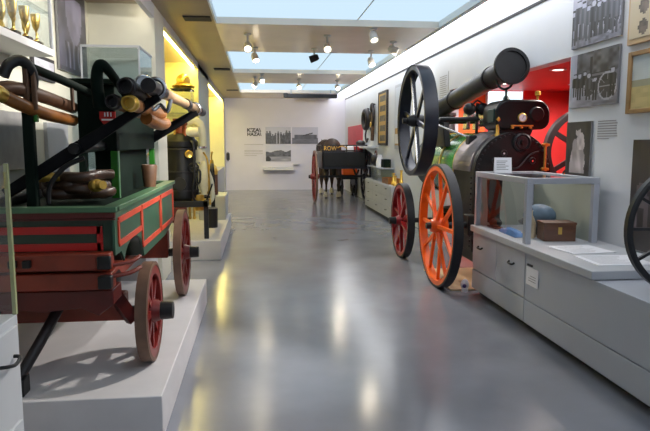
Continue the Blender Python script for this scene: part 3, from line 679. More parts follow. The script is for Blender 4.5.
hs = thing('horse', 'dark bay cart horse standing harnessed in front of black cart', 'horse', (2.08, 17.6, 0))
hx = 2.08
hb = MB()
hb.sphere((hx, 16.94, 1.37), .29, 24, (.92, 1.15, 1.1)).sphere((hx, 17.5, 1.30), .32, 24, (.92, 2.2, 1.0)).sphere((hx, 18.2, 1.30), .32, 24, (.86, 1.0, 1.12))
hb.tube([(hx, 18.25, 1.36), (hx, 18.6, 1.46), (hx, 18.9, 1.50), (hx, 19.08, 1.46)], lambda t: .24 - .12 * t, 18, 6)
hb.tube([(hx, 19.02, 1.50), (hx, 19.16, 1.40), (hx, 19.3, 1.2), (hx, 19.38, 1.06)], lambda t: .125 - .05 * t + .015 * math.sin(PI * t * 2), 18, 6)
for s in (-1, 1):
    hb.tube([(hx + s * .14, 16.9, 1.3), (hx + s * .17, 16.96, 1.0), (hx + s * .18, 17.0, .82), (hx + s * .18, 16.82, .56), (hx + s * .18, 16.80, .46), (hx + s * .18, 16.84, .2), (hx + s * .18, 16.87, .0)], lambda t: .20 * max(0, 1 - 1.25 * t) ** 2 + .044 + .010 * math.cos(t * 12), 16, 6)
    hb.tube([(hx + s * .14, 18.25, 1.2), (hx + s * .16, 18.27, .9), (hx + s * .16, 18.3, .55), (hx + s * .16, 18.29, .25), (hx + s * .16, 18.32, .0)], lambda t: .14 * max(0, 1 - 1.2 * t) ** 1.8 + .042 + .010 * math.cos(t * 12), 16, 6)
    hb.tube([(hx + s * .06, 19.05, 1.54), (hx + s * .08, 19.05, 1.68)], lambda t: .04 - .025 * t, 10)
hbody = obj('body', hb, M['hide'], hs)
rm = hbody.modifiers.new('skin', 'REMESH'); rm.mode = 'VOXEL'; rm.voxel_size = .022; rm.use_smooth_shade = True
sm = hbody.modifiers.new('smooth', 'SMOOTH'); sm.factor = .5; sm.iterations = 10
obj('tail', MB().tube([(hx, 16.62, 1.5), (hx, 16.5, 1.4), (hx, 16.47, 1.1), (hx, 16.5, .66)], lambda t: .035 + .05 * math.sin(PI * min(1, t * .9)), 10, 5), M['hair'], hs)
obj('mane', MB().tube([(hx, 18.36, 1.55), (hx, 18.6, 1.55), (hx, 18.85, 1.55), (hx, 19.08, 1.51)], .04, 8, 4, 1.8), M['hair'], hs)
for s in (-1, 1):
    for y in (16.86, 18.31): obj('fetlock', MB().lathe((hx + s * (.18 if y < 17 else .16), y, .035), (0, 0, 1), [(.078, 0), (.08, .04), (.06, .10), (.045, .15)], 16), M['feather'], hs)
obj('collar', MB().torus((hx, 18.47, 1.36), (0, 1, -.5), .26, .05), M['leather'], hs)
obj('harness_strap', MB().lathe((hx, 17.3, 1.32), (0, 1, 0), [(.285, -.03), (.305, -.03), (.305, .03), (.285, .03)], 30, True), M['leather'], hs)

# red hand engine behind the cart
t = thing('hose_trolley', 'orange-red box trolley with black wheels beyond the cart', 'trolley', (2.66, 17.7, 0))
obj('box', MB().box(2.45, 2.86, 17.3, 18.3, .62, 1.02), M['orange_wall'], t, .02)
obj('cover', MB().box(2.52, 2.84, 17.4, 18.2, 1.02, 1.14), M['line_red'], t, .03)
obj('chassis', MB().box(2.4, 2.87, 17.25, 18.35, .5, .62), M['black'], t)
for x in (2.43, 2.84):
    for y in (17.5, 18.1): ring_wheel('wheel', t, (x, y, .27), .27, .05, (1 if x > 2.6 else -1, 0, 0), 8, (M['black'], M['tyre'], M['black'], M['black']), .04, .015, .05, .12, .025)
    obj('axle_strut', MB().box(x - .02, x + .02, 17.45, 18.15, .25, .52), M['black'], t)

# ================================================================== FAR RIGHT WALL
def drawer_cabinet(name, label, x0, x1, y0, y1, h, rows, cols, m, base=.06, group=None):
    t = thing(name, label, 'cabinet', ((x0 + x1) / 2, (y0 + y1) / 2, 0), group)
    obj('body', MB().box(x0 + .015, x1, y0, y1, base, h), m, t, .003)
    obj('toe_kick', MB().box(x0 + .06, x1, y0, y1, 0, base), M['dark_line'], t)
    for i in range(rows):
        for j in range(cols):
            za = base + .01 + (h - base - .02) * i / rows; zb = base + .01 + (h - base - .02) * (i + 1) / rows - .008
            ya = y0 + .005 + (y1 - y0 - .01) * j / cols; yb_ = y0 + .005 + (y1 - y0 - .01) * (j + 1) / cols - .008
            d = obj('drawer', MB().box(x0, x0 + .018, ya, yb_, za, zb), m, t, .003)
            obj('handle', MB().tube([(x0, (ya + yb_) / 2 - .06, zb - .06), (x0 - .02, (ya + yb_) / 2 - .04, zb - .065), (x0 - .02, (ya + yb_) / 2 + .04, zb - .065), (x0, (ya + yb_) / 2 + .06, zb - .06)], .006, 6, 3), M['gunmetal'], d)
    return t
drawer_cabinet('drawer_cabinet', 'pale grey drawer cabinet along far right wall near the cart', 2.56, XR - .002, 11.4, 14.3, .715, 3, 3, M['grey'])
cz = .716
t = thing('glass_case', 'low glass case on the far drawer cabinet', 'glass case', (2.73, 13.4, cz))
obj('glass_pane', MB().box(2.6, 2.88, 12.6, 14.25, cz + .01, 1.0), M['fog_glass'], t)
obj('frame', MB().box(2.59, 2.89, 12.59, 14.26, 1.0, 1.02).box(2.59, 2.89, 12.59, 14.26, cz, cz + .01), M['frame_grey'], t)
t = thing('wooden_tray', 'tan wooden tray on near half of far drawer cabinet', 'tray', (2.7, 12.2, cz))
obj('base', MB().box(2.6, 2.84, 11.9, 12.5, cz, cz + .02), M['hose'], t)
obj('side', MB().box(2.6, 2.62, 11.9, 12.5, cz + .02, cz + .12).box(2.82, 2.84, 11.9, 12.5, cz + .02, cz + .12).box(2.62, 2.82, 11.9, 11.92, cz + .02, cz + .12).box(2.62, 2.82, 12.48, 12.5, cz + .02, cz + .12), M['hose'], t)
for i, (x, y, h) in enumerate(((2.68, 11.75, .24), (2.8, 11.6, .3), (2.66, 11.52, .2))):
    o = obj('brass_nozzle', MB().lathe((x, y, cz), (0, 0, 1), [(1e-4, 0), (.05, 0), (.05, .03), (.035, .05), (.022, h - .03), (.03, h - .02), (.03, h), (1e-4, h)], 18), M['brass'])
    tag(o, ['middle sized brass nozzle', 'tallest brass nozzle', 'shortest brass nozzle'][i] + ' standing at the near end of far drawer cabinet', 'nozzle', 'brass nozzles on the far cabinet')
t = thing('wall_shelf', 'white shelf on far right wall below the dark harness', 'shelf', (2.75, 15.4, 1.42))
obj('board', MB().box(2.55, XR, 14.5, 16.4, 1.42, 1.47), M['white'], t, .004)
for y in (14.7, 16.2): obj('bracket', MB().prism([(XR, 1.42), (2.62, 1.42), (XR, 1.22)], 'y', y - .02, y + .02), M['white'], t)
tag(obj('display_board', MB().box(XR - .035, XR - .003, 16.6, 19.2, 1.47, 2.06), M['banner'], None, .004), 'red display board at the far end of right wall', 'board')
def hang(name, label, y, pieces, cat):
    t = thing(name, label, cat, (XR, y, 1.6))
    for nm, mb, m in pieces: obj(nm, mb, m, t)
hang('horse_collar', 'dark leather horse collar hung high on far right wall', 15.5, [('collar', MB().torus((2.80, 15.6, 2.16), (1, .08, 0), .22, .07), M['leather']), ('strap', MB().tube([(2.83, 15.6, 1.95), (2.82, 15.75, 1.75), (2.83, 15.65, 1.58), (2.84, 15.5, 1.66)], .025, 8, 5), M['leather']), ('hook', MB().tube([(2.89, 15.6, 2.42), (2.84, 15.6, 2.44), (2.82, 15.6, 2.36)], .015, 8, 4), M['black'])], 'harness')
hang('harness', 'dark harness straps with brass pieces hanging beside the gilt frame', 14.85, [('saddle_pad', MB().sphere((2.82, 14.85, 2.42), .1, 14, (.6, 1, 1.2)), M['leather']), ('strap', MB().tube([(2.84, 14.85, 2.5), (2.83, 14.7, 2.2), (2.83, 14.9, 1.85), (2.83, 15.05, 2.1), (2.84, 14.9, 2.5)], .035, 8, 6), M['leather']), ('strap', MB().tube([(2.85, 14.9, 2.3), (2.83, 14.8, 1.9), (2.84, 14.9, 1.62)], .045, 8, 5), M['brown']), ('buckle', MB().torus((2.79, 14.86, 2.0), (1, 0, 0), .06, .015, 20, 8), M['brass']), ('peg', MB().cyl((2.9, 14.85, 2.5), (2.8, 14.85, 2.52), .015), M['black'])], 'harness')
tag(obj('leather_saddle', MB().sphere((2.72, 15.9, 1.545), .16, 16, (.8, 1.6, .5)), M['leather']), 'dark leather saddle lying on the far white shelf', 'saddle')
t = thing('equipment_bag', 'dark leather kit bag on glass case below the far shelf', 'bag', (2.74, 13.9, 1.02))
obj('body', MB().sphere((2.74, 13.9, 1.16), .15, 16, (.8, 1.4, .95)), M['leather'], t)
obj('strap', MB().torus((2.74, 13.9, 1.24), (1, 0, 0), .13, .014, 22, 8), M['dred'], t)
t = thing('enamel_jug', 'white enamel jug on the glass case by the right wall', 'jug', (2.72, 13.35, 1.02))
obj('body', MB().lathe((2.72, 13.35, 1.02), (0, 0, 1), [(1e-4, 0), (.08, 0), (.085, .1), (.06, .2), (.05, .24), (.06, .27), (.05, .27), (1e-4, .05)], 22), M['paper'], t)
obj('handle', MB().torus((2.72, 13.26, 1.16), (1, 0, 0), .06, .01, 18, 6), M['paper'], t)
tag(obj('metal_tin', MB().box(2.68, 2.84, 12.72, 13.0, 1.02, 1.2), M['dgreen'], None, .01), 'dark green tin on the glass case by the right wall', 'tin')
# gilt frame with five scenes
t = thing('framed_picture', 'tall narrow gilt framed panel of five dark scenes', 'picture', (XR, 13.8, 1.5))
obj('frame', MB().box(XR - .05, XR, 13.32, 13.37, 1.5, 2.73).box(XR - .05, XR, 14.21, 14.26, 1.5, 2.73).box(XR - .05, XR, 13.37, 14.21, 1.5, 1.55).box(XR - .05, XR, 13.37, 14.21, 2.68, 2.73), M['leather'], t)
def five(u, v):
    k = int(v * 5); f = v * 5 - k
    if .14 < u < .86 and .18 < f < .8: 
        g = 40 + 90 * vn(u * 9, v * 30, 1); return (g, g * .86, g * .6)
    return (206, 166, 78)
picture('print', (XR - .035, 14.21, 1.55), (0, -.84, 0), (0, 0, 1.13), five, t, 16, 50, .02)
t = thing('framed_picture', 'pale grey framed sheet partly behind the big black flywheel', 'picture', (XR, 12.1, 1.42))
obj('frame', MB().box(XR - .04, XR, 11.3, 12.52, 1.42, 2.74), M['frame_grey'], t, .004)
picture('print', (XR - .045, 12.45, 1.5), (0, -1.1, 0), (0, 0, 1.18), lambda u, v: (196, 202, 212) if v > .3 else ((176, 132, 62) if v > .2 or v < .05 else (208, 206, 204)), t, 10, 30, .004)
t = thing('wall_text', 'small grey printed text on right wall above the chimney', 'sign', (XR, 9.25, 2.2))
b = MB()
for k in range(12): b.box(XR - .003, XR, 9.5 - .3 - .08 * hsh(k, 2, 1), 9.5, 2.58 - k * .032, 2.588 - k * .032)
obj('small_print', b, M['ink_soft'], t)
obj('margin_line', MB().box(XR - .004, XR, 9.06, 9.075, 2.22, 2.64), M['ink_soft'], t)

# ================================================================== PORTABLE STEAM ENGINE
pe = thing('traction_engine', 'black and green portable steam engine with orange and red wheels', 'steam engine', (2.74, 7.3, 0))
EX, EZ = 2.74, 1.24
# firebox
arch = [(EX + .43 * math.cos(PI * k / 24), EZ + .43 * math.sin(PI * k / 24)) for k in range(25)]
obj('firebox', MB().prism([(EX + .43, .36)] + arch[:1] + arch + [(EX - .43, .36)], 'y', 6.27, 6.95), M['black'], pe, .01)
cl_o = [(EX + .445 * math.cos(a), EZ + .445 * math.sin(a)) for a in [PI * k / 24 for k in range(25)]]
cl_i = [(EX + .43 * math.cos(a), EZ + .43 * math.sin(a)) for a in [PI * k / 24 for k in range(25)]]
cm = MB()
for (a0, a1), (b0, b1) in zip(zip(cl_o, cl_o[1:]), zip(cl_i, cl_i[1:])): cm.prism([a0, a1, b1, b0], 'y', 6.36, 6.95)
obj('firebox_cladding', cm, M['dull_steel'], pe)
obj('end_plate', MB().prism(arch + [(EX - .43, .5), (EX + .43, .5)], 'y', 6.24, 6.27), M['black_gloss'], pe, .006)
rv = MB()
for k in range(23):
    a = PI * (k + .5) / 23; rv.sphere((EX + .395 * math.cos(a), 6.238, EZ + .395 * math.sin(a)), .013, 8)
for k in range(14):
    for y in (6.33, 6.88): rv.sphere((EX - .432, y, .42 + k * .058), .013, 8)
    for s in (-1, 1): rv.sphere((EX + s * .395, 6.238, .52 + k * .052), .013, 8)
obj('rivets', rv, M['gunmetal'], pe)
obj('ash_pan', MB().box(EX - .36, EX + .36, 6.32, 6.9, .22, .36), M['black'], pe, .01)
obj('barrel', MB().lathe((EX, 6.95, EZ + .03), (0, 1, 0), [(1e-4, 0), (.41, 0), (.41, 1.3), (1e-4, 1.3)], 48), M['bgreen'], pe)
for y in (6.98, 7.55, 8.2): obj('barrel_band', MB().lathe((EX, y, EZ + .03), (0, 1, 0), [(.40, 0), (.418, 0), (.418, .05), (.40, .05)], 48, True), M['brass'], pe)
obj('smokebox', MB().lathe((EX, 8.25, EZ + .03), (0, 1, 0), [(1e-4, 0), (.43, 0), (.43, .5), (.38, .53), (1e-4, .55)], 48), M['black'], pe)
# fire hole and fittings on the end plate
fd = obj('fire_door', MB().lathe((2.82, 6.24, 1.555), (0, -1, 0), [(1e-4, .03), (.06, .03), (.066, .02), (.075, .02), (.085, .04), (.1, .03), (.105, 0), (1e-4, 0)], 32), M['gunmetal'], pe)
obj('door_boss', MB().cyl((2.82, 6.21, 1.555), (2.82, 6.17, 1.555), .028), M['black_gloss'], fd)
gg = obj('gauge_glass', MB().cyl((3.07, 6.19, 1.27), (3.07, 6.19, 1.53), .014), M['brass'], pe)
for z in (1.27, 1.53): obj('gauge_cock', MB().cyl((3.07, 6.24, z), (3.07, 6.16, z), .02).cyl((3.03, 6.18, z), (3.11, 6.18, z), .013), M['brass'], gg)
obj('brass_column', MB().lathe((2.575, 6.30, 1.62), (0, 0, 1), [(1e-4, 0), (.03, 0), (.03, .02), (.02, .04), (.02, .16), (.028, .18), (.02, .21), (1e-4, .22)], 18), M['brass'], pe)
for x, z in ((2.50, 1.36), (2.60, 1.44), (2.66, 1.30), (2.92, 1.36)):
    v = obj('valve_wheel', MB().torus((x, 6.17, z), (0, 1, 0), .032, .007, 20, 6), M['gunmetal'], pe)
    obj('valve_stem', MB().cyl((x, 6.24, z), (x, 6.16, z), .01), M['steel'], v)
obj('pipe_run', MB().tube([(2.6, 6.2, 1.32), (2.75, 6.18, 1.28), (2.9, 6.2, 1.42), (3.0, 6.2, 1.46)], .010, 8, 5), M['gunmetal'], pe)
# cylinder block on the firebox crown
rr = []
for cx_, cz_, a0, r_ in ((3.0, 1.86, 0, .155), (2.68, 1.88, PI / 2, .135), (2.63, 1.78, PI, .085), (3.05, 1.80, 1.5 * PI, .105)):
    for k in range(9):
        a = a0 + PI / 2 * k / 8; rr.append((cx_ + r_ * math.cos(a), cz_ + r_ * math.sin(a)))
cb = obj('cylinder_block', MB().prism(rr, 'y', 6.28, 6.68), M['black_gloss'], pe, .02)
obj('cylinder_saddle', MB().prism([(2.56, 1.58), (2.94, 1.58), (3.0, 1.71), (2.62, 1.71)], 'y', 6.34, 6.66), M['black'], pe)
g = obj('pressure_gauge', MB().lathe((2.83, 6.28, 1.82), (0, -1, 0), [(1e-4, 0), (.046, 0), (.05, .03), (.044, .036), (.04, .028), (1e-4, .028)], 28), M['brass'], cb)
obj('gauge_dial', MB().lathe((2.83, 6.28, 1.82), (0, -1, 0), [(1e-4, .030), (.039, .030)], 24), M['paper'], cb)
obj('gauge_needle', MB().bar((2.825, 6.245, 1.81), (2.845, 6.245, 1.845), .003, .003), M['ink'], cb)
obj('cover_plate', MB().lathe((3.0, 6.28, 1.86), (0, -1, 0), [(1e-4, .02), (.07, .02), (.085, 0), (1e-4, 0)], 28), M['black'], cb)
obj('oil_cup', MB().lathe((3.06, 6.4, 2.02), (0, 0, 1), [(1e-4, 0), (.012, 0), (.012, .04), (.03, .05), (.03, .09), (.01, .1), (1e-4, .1)], 16), M['brass'], cb)
obj('drain_lever', MB().bar((2.70, 6.25, 1.735), (2.95, 6.25, 1.735), .012, .015), M['brass'], cb)
for x in (2.72, 2.82, 2.92): obj('brass_nut', MB().cyl((x, 6.27, 1.715), (x, 6.24, 1.715), .014, n=6), M['brass'], cb)
obj('valve_chest', MB().box(2.53, 2.56, 6.32, 6.5, 1.77, 1.92), M['teal'], cb, .01)
# chimney folded back along the boiler
c0 = Vector((2.60, 8.42, 2.04)); c1 = Vector((2.685, 6.24, 2.36)); d = (c1 - c0).normalized()
L = (c1 - c0).length
ch = obj('chimney', MB().lathe(c0, d, [(1e-4, 0), (.13, 0), (.118, .05), (.122, L - .11), (.135, L - .09), (.182, L - .06), (.19, L - .04), (.19, L), (.165, L), (.1, L - .12), (1e-4, L - .12)], 40), M['gunmetal'], pe)
for t_ in (.55, L - .5): obj('chimney_band', MB().lathe(c0 + d * t_, d, [(.11, -.02), (.13, -.02), (.13, .02), (.11, .02)], 36, True), M['black'], ch)
obj('chimney_rim', MB().lathe(c1, d, [(.16, -.02), (.194, -.02), (.194, .015), (.16, .015)], 40, True), M['black'], ch)
obj('cap_mesh', MB().lathe(c1, d, [(1e-4, -.005), (.165, -.005)], 36), M['black'], ch)
obj('chimney_base', MB().lathe((EX - .05, 8.5, 1.62), (0, 0, 1), [(.17, 0), (.14, .08), (.13, .3), (.15, .32), (.15, .36), (1e-4, .36)], 32), M['black'], pe)
obj('chimney_hinge', MB().box(2.44, 2.53, 8.36, 8.52, 1.96, 2.2).box(2.50, 2.80, 8.4, 8.62, 1.9, 1.98), M['steel'], pe, .02)
obj('chimney_crutch', MB().lathe((2.72, 6.45, 2.02), (0, 0, 1), [(.04, 0), (.035, .02), (.014, .05), (.014, .12)], 16).tube([(2.60, 6.45, 2.24), (2.63, 6.45, 2.17), (2.70, 6.45, 2.135), (2.77, 6.45, 2.17), (2.80, 6.45, 2.24)], .013, 8, 4), M['teal'], pe)
# motion work
obj('crankshaft', MB().cyl((1.9, 7.6, 1.83), (3.25, 7.6, 1.83), .035), M['gunmetal'], pe)
for x in (2.38, 3.1): obj('bearing_bracket', MB().prism([(7.4, 1.5), (7.8, 1.5), (7.68, 1.88), (7.52, 1.88)], 'x', x - .04, x + .04), M['black'], pe, .01)
obj('crank_web', MB().box(2.66, 2.71, 7.52, 7.68, 1.72, 1.94).box(2.79, 2.84, 7.52, 7.68, 1.72, 1.94), M['steel'], pe, .01)
obj('connecting_rod', MB().bar((2.79, 6.68, 1.86), (2.75, 7.62, 1.9), .04, .06), M['steel'], pe)
obj('slide_bar', MB().box(2.70, 2.88, 6.66, 7.3, 1.92, 1.95).box(2.70, 2.88, 6.66, 7.3, 1.75, 1.78), M['black'], pe)
obj('valve_rod', MB().cyl((2.62, 6.68, 1.82), (2.56, 7.6, 1.83), .014), M['steel'], pe)
obj('side_shaft', MB().cyl((2.22, 7.2, 1.83), (2.60, 6.95, 1.83), .03), M['black'], pe)
obj('side_rod', MB().cyl((2.12, 7.25, 1.80), (2.46, 6.78, 1.60), .012), M['steel'], pe)
obj('rod_bracket', MB().box(2.40, 2.50, 6.70, 6.82, 1.53, 1.64), M['black'], pe, .015)
gv = obj('governor', MB().cyl((2.60, 7.0, 1.66), (2.60, 7.0, 2.02), .018), M['gunmetal'], pe)
for x in (2.50, 2.66): obj('governor_ball', MB().sphere((x, 6.98, 1.95), .075), M['black_gloss'], gv)
obj('governor_arm', MB().tube([(2.52, 6.98, 1.98), (2.60, 7.0, 2.05), (2.69, 6.98, 1.98)], .012, 8, 4), M['gunmetal'], gv)
fw = ring_wheel('flywheel', pe, (2.02, 7.6, 1.83), .70, .17, (-1, 0, 0), 6, (M['navy'], M['navy'], M['navy'], M['black']), .055, .012, .075, .22, .035, .055, cap=(.04, .07, M['black']), phase=.3)
for k in (.3, 3.3):
    a = 2 * PI * k / 6; dd = Vector((0, 0, math.cos(a))) + Vector((-1, 0, 0)).cross(Vector((0, 0, 1))) * math.sin(a)
    obj('spoke_edge', MB().bar(Vector((2.0, 7.6, 1.83)) + dd * .08, Vector((2.0, 7.6, 1.83)) + dd * .6, .03, .03, (-1, 0, 0)), M['steel'], fw)
# road wheels
ring_wheel('rear_wheel', pe, (1.93, 6.25, .665), .665, .10, (-1, 0, 0), 12, (M['orange'], M['tyre'], M['orange'], M['orange']), .05, .022, .085, .18, .036, dish=.03, cap=(.036, .05, M['black']), rim_w=.09)
ring_wheel('rear_wheel', pe, (3.55, 6.25, .665), .665, .10, (1, 0, 0), 12, (M['orange'], M['tyre'], M['orange'], M['orange']), .05, .022, .085, .18, .05, dish=.03, rim_w=.09)
obj('rear_axle', MB().cyl((1.86, 6.25, .665), (3.62, 6.25, .665), .035), M['black'], pe)
for x in (2.28, 3.2): obj('horn_block', MB().box(x - .05, x + .05, 6.17, 6.33, .56, .78), M['black'], pe, .01)
ring_wheel('front_wheel', pe, (1.94, 7.94, .505), .505, .10, (-1, 0, 0), 10, (M['crimson'], M['tyre'], M['crimson'], M['crimson']), .05, .02, .075, .18, .045, dish=.02, cap=(.05, .09, M['black']), rim_w=.09)
ring_wheel('front_wheel', pe, (3.54, 7.94, .505), .505, .10, (1, 0, 0), 10, (M['crimson'], M['tyre'], M['crimson'], M['crimson']), .05, .02, .075, .18, .045, dish=.02, rim_w=.09)
obj('front_axle', MB().cyl((1.87, 7.94, .505), (3.6, 7.94, .505), .035), M['black'], pe)
obj('fore_carriage', MB().box(2.4, 3.08, 7.8, 8.08, .47, .62).lathe((EX, 7.94, .62), (0, 0, 1), [(1e-4, 0), (.26, 0), (.26, .05), (.1, .08), (.1, .22), (.2, .28), (1e-4, .28)], 30), M['black'], pe)
tag(obj('floor_board', MB().box(2.0, 4.8, 6.0, 7.05, .0, .02), M['beige'], None, .004), 'beige floor board under the black steam engine', 'floor board')
# things in the niche
t = thing('display_screen', 'bright white lit screen on niche wall behind the engine', 'screen', (3.78, NY1 - .02, 1.9))
obj('panel', MB().box(3.49, 4.04, NY1 - .04, NY1, 1.86, 2.33), M['screen'], t)
obj('bezel', MB().box(3.47, 3.49, NY1 - .045, NY1, 1.84, 2.34).box(4.04, 4.058, NY1 - .045, NY1, 1.84, 2.34).box(3.49, 4.04, NY1 - .045, NY1, 1.84, 1.86), M['paper'], t)
t = thing('spare_flywheel', 'dark iron spoked wheel standing against the red niche wall', 'wheel', (4.38, 7.5, 0))
ring_wheel('rim', t, (4.26, 7.5, 1.44), .56, .1, (0, -1, 0), 6, (M['black'], M['gunmetal'], M['black'], M['black']), .07, .012, .09, .2, .04, .07)
obj('stand', MB().box(3.9, 4.62, 7.3, 7.7, 0, .06).prism([(4.16, .06), (4.36, .06), (4.30, 1.44), (4.22, 1.44)], 'y', 7.56, 7.62), M['black'], t)
t = thing('downlight', 'round recessed lamp in the red niche ceiling', 'ceiling light', (3.26, 6.36, NZ))
obj('trim_ring', MB().lathe((3.26, 6.36, NZ), (0, 0, 1), [(.06, -.008), (.09, -.008), (.09, .001), (.06, .001)], 28, True), M['paper'], t)
obj('lens', MB().cyl((3.26, 6.36, NZ - .004), (3.26, 6.36, NZ), .06), M['downlight'], t)

# ================================================================== RIGHT CABINETS AND CASE
CX = 2.18
t = thing('drawer_cabinet', 'white low cabinet with two drawers under the glass case', 'cabinet', (2.5, 5.27, 0))
obj('body', MB().box(CX + .02, XR - .002, 4.66, 5.88, .27, .66), M['cabinet'], t)
obj('plinth_base', MB().box(CX, XR - .002, 4.66, 5.88, .07, .262), M['cabinet'], t, .003)
obj('toe_kick', MB().box(CX + .09, XR - .002, 4.66, 5.88, 0, .07), M['dark_line'], t)
for y0, y1, hy, in ((4.665, 5.26, 4.92), (5.268, 5.875, 5.66)):
    d_ = obj('drawer', MB().box(CX, CX + .02, y0, y1, .275, .655), M['cabinet'], t, .003)
    obj('handle', MB().tube([(CX, hy - .05, .525), (CX - .02, hy - .04, .512), (CX - .02, hy + .04, .512), (CX, hy + .05, .525)], .009, 8, 4), M['black'], d_)
t = thing('low_cabinet', 'long plain white low cabinet in the near right corner', 'cabinet', (2.5, 3.4, 0))
obj('body', MB().box(CX, XR - .002, 2.2, 4.65, .27, .655), M['cabinet'], t, .003)
obj('plinth_base', MB().box(CX, XR - .002, 2.2, 4.65, .07, .262), M['cabinet'], t, .003)
obj('toe_kick', MB().box(CX + .09, XR - .002, 2.2, 4.65, 0, .07), M['dark_line'], t)
tag(obj('counter_slab', MB().box(CX - .03, XR - .002, 3.62, 5.89, .66, .72), M['grey'], None, .006), 'grey counter slab with white sheets under the glass case', 'counter')
t = thing('glass_case', 'grey framed glass case with wooden chest on right counter', 'glass case', (2.5, 5.26, .72))
x0, x1, y0, y1, z0, z1 = CX, 2.81, 4.68, 5.86, .72, 1.265
p_ = .05
for x in (x0, x1 - p_):
    for y in (y0, y1 - p_): obj('post', MB().box(x, x + p_, y, y + p_, z0, z1 - .05), M['frame_grey'], t, .003)
rl = MB().box(x0, x1, y0, y0 + p_, z1 - .05, z1).box(x0, x1, y1 - p_, y1, z1 - .05, z1).box(x0, x0 + p_, y0 + p_, y1 - p_, z1 - .05, z1).box(x1 - p_, x1, y0 + p_, y1 - p_, z1 - .05, z1)
obj('top_rail', rl, M['frame_grey'], t, .003)
obj('glass_pane', MB().box(x0 + .02, x0 + .026, y0 + p_, y1 - p_, z0, z1 - .05), M['glass'], t)
obj('glass_pane', MB().box(x0 + p_, x1 - p_, y0 + .02, y0 + .026, z0, z1 - .05), M['glass'], t)
obj('end_panel', MB().box(x0 + p_, x1 - p_, y1 - .03, y1 - .02, z0, z1 - .05), M['case_back'], t)
obj('back_panel', MB().box(x1 - .03, x1 - .02, y0 + p_, y1 - p_, z0, z1 - .05), M['case_back'], t)
obj('glass_lid', MB().box(x0 + p_, x1 - p_, y0 + p_, y1 - p_, z1 - .02, z1 - .012), M['glass'], t)
cz = .721
t = thing('wooden_chest', 'small dark wooden chest with brass plate in glass case', 'chest', (2.54, 4.87, cz))
Rz = Matrix.Rotation(math.radians(-8), 3, 'Z')
obj('box', MB().box(2.41, 2.68, 4.78, 4.96, cz, cz + .14, Rz, (2.54, 4.87, cz)), M['wood'], t, .004)
obj('lid', MB().box(2.405, 2.685, 4.775, 4.965, cz + .14, cz + .16, Rz, (2.54, 4.87, cz)), M['wood'], t, .004)
obj('lock_plate', MB().box(2.53, 2.56, 4.772, 4.78, cz + .06, cz + .12, Rz, (2.54, 4.87, cz)), M['brass'], t)
t = thing('fire_helmet', 'blue-grey domed helmet behind the wooden chest in case', 'helmet', (2.55, 5.2, cz))
obj('crown', MB().sphere((2.55, 5.2, cz + .17), .135, 22, (1.05, 1.2, .78)), M['felt'], t)
obj('brim', MB().lathe((2.55, 5.2, cz + .10), (.1, -.1, 1), [(.12, .02), (.175, -.02), (.185, -.01), (.13, .03)], 30, True), M['leather'], t)
obj('stand', MB().cyl((2.55, 5.2, cz), (2.55, 5.2, cz + .14), .06), M['ink'], t)
t = thing('stoneware_bottle', 'pale stoneware bottle left of the wooden chest in case', 'bottle', (2.37, 5.0, cz))
obj('body', MB().lathe((2.37, 5.0, cz), (0, 0, 1), [(1e-4, 0), (.045, 0), (.05, .02), (.05, .13), (.03, .18), (.018, .2), (.018, .235), (.025, .24), (1e-4, .24)], 22), M['stone'], t)
obj('stopper', MB().cyl((2.37, 5.0, cz + .24), (2.37, 5.0, cz + .265), .014), M['brown'], t)
b = MB()
nx = 18
vs = []; fs = []
for i in range(nx + 1):
    for j in range(nx + 1):
        u, v = i / nx, j / nx; ed = min(1, 6 * min(u, 1 - u, v, 1 - v))
        vs.append((2.235 + .1 * u + .02 * v, 5.0 + .42 * v, cz + .003 + ed * (.02 + .035 * vn(u * 3.2, v * 3.2, 8))))
for i in range(nx):
    for j in range(nx): a = i * (nx + 1) + j; fs.append((a, a + 1, a + nx + 2, a + nx + 1))
k = len(vs); vs += [(v[0], v[1], cz) for v in vs]; fs += [tuple(q + k for q in reversed(f)) for f in fs]
b.add(vs, fs)
tag(obj('folded_cloth', b, M['cloth']), 'crumpled blue cloth lying in the glass case', 'cloth')
t = thing('leather_boot', 'tall black leather boot standing at far end of glass case', 'boot', (2.31, 5.68, cz))
obj('shaft', MB().lathe((2.31, 5.68, cz + .05), (0, 0, 1), [(1e-4, 0), (.06, 0), (.058, .12), (.07, .3), (.075, .42), (.066, .42), (1e-4, .3)], 20), M['lever'], t)
obj('foot', MB().sphere((2.31, 5.63, cz + .055), .055, 16, (1.0, 1.9, .85)), M['lever'], t)
obj('sole', MB().box(2.265, 2.355, 5.53, 5.74, cz, cz + .018), M['ink'], t, .01)
t = thing('branch_pipe', 'dark tapered branch pipe leaning in the back of case', 'branch pipe', (2.7, 5.4, cz))
obj('pipe', MB().cyl((2.71, 5.25, .87), (2.69, 5.74, .93), .018, .028), M['gunmetal'], t)
for a in ((2.68, 2.74, 5.3, 5.34, cz, .858), (2.665, 2.725, 5.64, 5.68, cz, .895)): obj('support', MB().box(*a), M['grey'], t)
obj('coupling', MB().cyl((2.702, 5.44, .893), (2.70, 5.5, .90), .032), M['brass'], t)
def sheet(label, cx_, cy_, w_, l_, ang, name='paper_sheet'):
    t = thing(name, label, 'paper', (cx_, cy_, .72), 'white information sheets on the counter')
    R_ = Matrix.Rotation(ang, 3, 'Z'); pv = (cx_, cy_, .72)
    obj('sheet', MB().box(cx_ - w_ / 2, cx_ + w_ / 2, cy_ - l_ / 2, cy_ + l_ / 2, .7205, .726, R_, pv), M['paper'], t)
    b = MB()
    for i in range(8): b.box(cx_ - w_ * .4, cx_ + w_ * (.1 + .3 * hsh(i, 1, 1)), cy_ + l_ * (.36 - .1 * i), cy_ + l_ * (.375 - .1 * i), .726, .7264, R_, pv)
    obj('small_print', b, M['ink_soft'], t)
